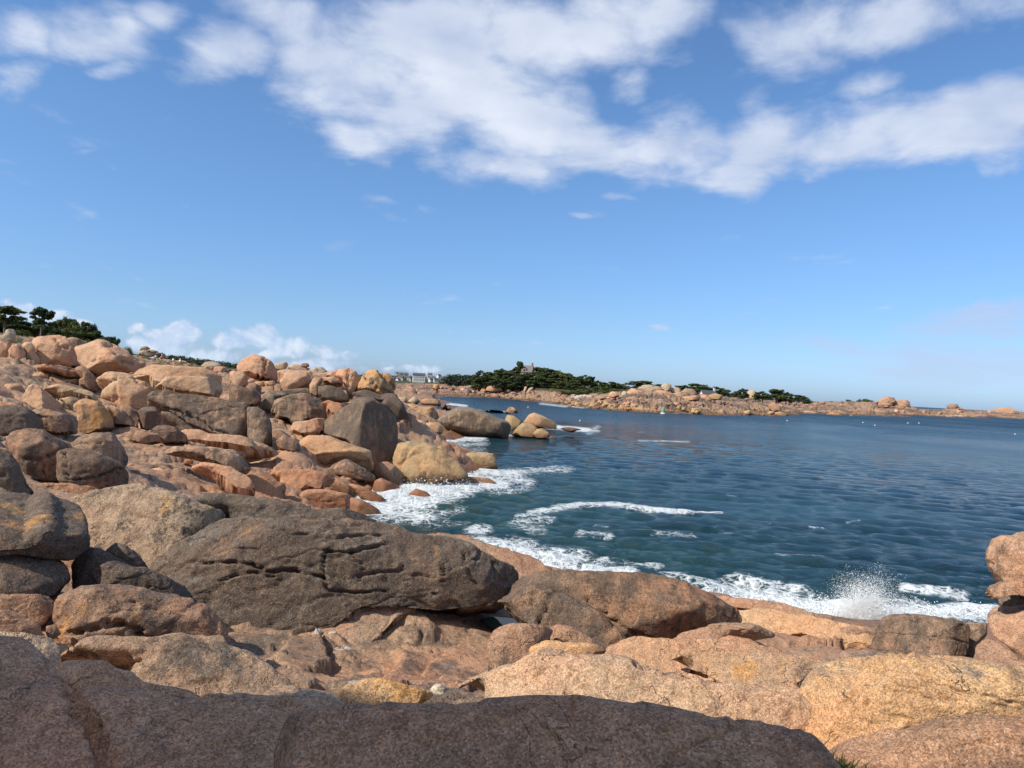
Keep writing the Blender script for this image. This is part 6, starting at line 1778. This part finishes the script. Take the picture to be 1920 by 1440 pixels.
def spray():
    rng = np.random.RandomState(8)
    base = atz(1618, 1158, 0.1)
    V0 = np.array([(1, 0, 0), (-1, 0, 0), (0, 1, 0), (0, -1, 0), (0, 0, 1), (0, 0, -1)], float)
    F0 = np.array([(0, 2, 4), (2, 1, 4), (1, 3, 4), (3, 0, 4), (2, 0, 5), (1, 2, 5), (3, 1, 5), (0, 3, 5)])
    P, S = [], []
    # jets thrown up and a little to both sides
    for k in range(110):
        x0 = rng.normal(0, .55); an = rng.normal(0.02, .38) + x0 * .16
        H = rng.uniform(.35, 1.0) * 1.75 * math.exp(-(x0 / .95) ** 2) + .12
        n = int(210 * (.4 + H))
        t = rng.uniform(0, 1, n) ** 1.6
        spread = .025 + .17 * t
        px_ = x0 + np.sin(an) * H * t + rng.normal(0, 1, n) * spread
        pz_ = H * t * np.cos(an) + rng.normal(0, 1, n) * spread * .6
        py_ = rng.normal(0, .22, n) + .15 * t * rng.normal()
        P.append(np.stack([px_, py_, np.abs(pz_)], 1))
        S.append(0.004 + .011 * rng.uniform(0, 1, n) ** 3 * (1.15 - .6 * t))
    n = 7500                                       # the white heart of the splash
    hx = rng.normal(0, .42, n); hz = np.abs(rng.normal(0, 1, n)) * .42 * np.exp(-(hx / .7) ** 2)
    P.append(np.stack([hx + .04, rng.normal(0, .16, n), hz], 1)); S.append(.005 + .012 * rng.uniform(0, 1, n) ** 2)
    for (u, v, wd, n, hh) in [(1540, 1148, .9, 900, .22), (1690, 1158, 1.1, 900, .25), (1450, 1128, 1.2, 500, .14), (1800, 1152, 1.2, 500, .14), (1030, 1062, .9, 350, .15), (820, 912, 2.2, 450, .28), (890, 905, 1.6, 300, .25)]:
        q = atz(u, v, 0.05) - base
        P.append(np.stack([q[0] + rng.normal(0, wd, n), q[1] + rng.normal(0, .35, n), q[2] + np.abs(rng.normal(0, hh, n))], 1))
        S.append((.008 + .02 * rng.uniform(0, 1, n) ** 3) * (1 if q[1] < 12 else 1.8))
    P = np.concatenate(P); S = np.concatenate(S)
    V = (P[:, None, :] + S[:, None, None] * V0[None] * rng.uniform(.7, 1.3, (len(P), 6, 1))).reshape(-1, 3)
    F = (np.arange(len(P))[:, None, None] * 6 + F0[None]).reshape(-1, 3)
    m, N = new_mat('water_drops')
    b = N.node('ShaderNodeBsdfPrincipled')
    b.inputs['Base Color'].default_value = (.86, .89, .9, 1); b.inputs['Roughness'].default_value = .35
    finish(N, b)
    parts = [(V, F)]
    for k in range(110):                            # ragged ribbons of water
        x0 = rng.normal(0, .42); an = rng.normal(.02, .35) + x0 * .25
        H = rng.uniform(.25, 1.0) * 1.25 * math.exp(-(x0 / .8) ** 2)
        t0 = rng.uniform(0, .55); t1 = t0 + rng.uniform(.12, .4)
        pts, rad = [], []
        for q in np.linspace(t0, t1, 9):
            pts.append((x0 + math.sin(an) * H * q + rng.normal(0, .012), rng.normal(0, .02) + .1 * an, H * q * math.cos(an) - .1 * q * q + rng.normal(0, .008)))
            rad.append(max(.003, rng.uniform(.006, .028) * (1.1 - q)))
        tv, tf_ = tube(pts, rad, 5)
        parts.append((tv, np.concatenate([tf_[:, [0, 1, 2]], tf_[:, [0, 2, 3]]])))
    V, F = merge(parts)
    link('wave_spray', mesh_np('wave_spray', V, F, False, m), None, base, 'white spray thrown up where the swell hits the rocks', 'spray', None, 'stuff')


spray()


def grass():
    rng = np.random.RandomState(4)
    c = at(1568, 1446, 4.15)
    V, F = [], []
    for k in range(420):
        b = c + np.array([rng.normal(0, .055), rng.normal(0, .05), -.06])
        h = rng.uniform(.06, .15); an = rng.uniform(0, 6.28); w = .0035
        d = np.array([rng.normal(0, .035), rng.normal(0, .035), h])
        s = np.array([math.cos(an) * w, math.sin(an) * w, 0])
        n = len(V)
        V += [b - s, b + s, b + d * .6 + s * .7, b + d * .6 - s * .7, b + d * [1.5, 1.5, 1] + s * .1, b + d * [1.5, 1.5, 1] - s * .1]
        F += [(n, n + 1, n + 2, n + 3), (n + 3, n + 2, n + 4, n + 5)]
    m = leaf_mat('grass_blades', (0.04, 0.10, 0.012), (0.10, 0.20, 0.03))
    link('grass', mesh_np('grass', np.array(V), np.array(F), False, m), None, None, 'small tuft of green grass in the gap at the bottom right', 'grass', None, 'stuff')


grass()
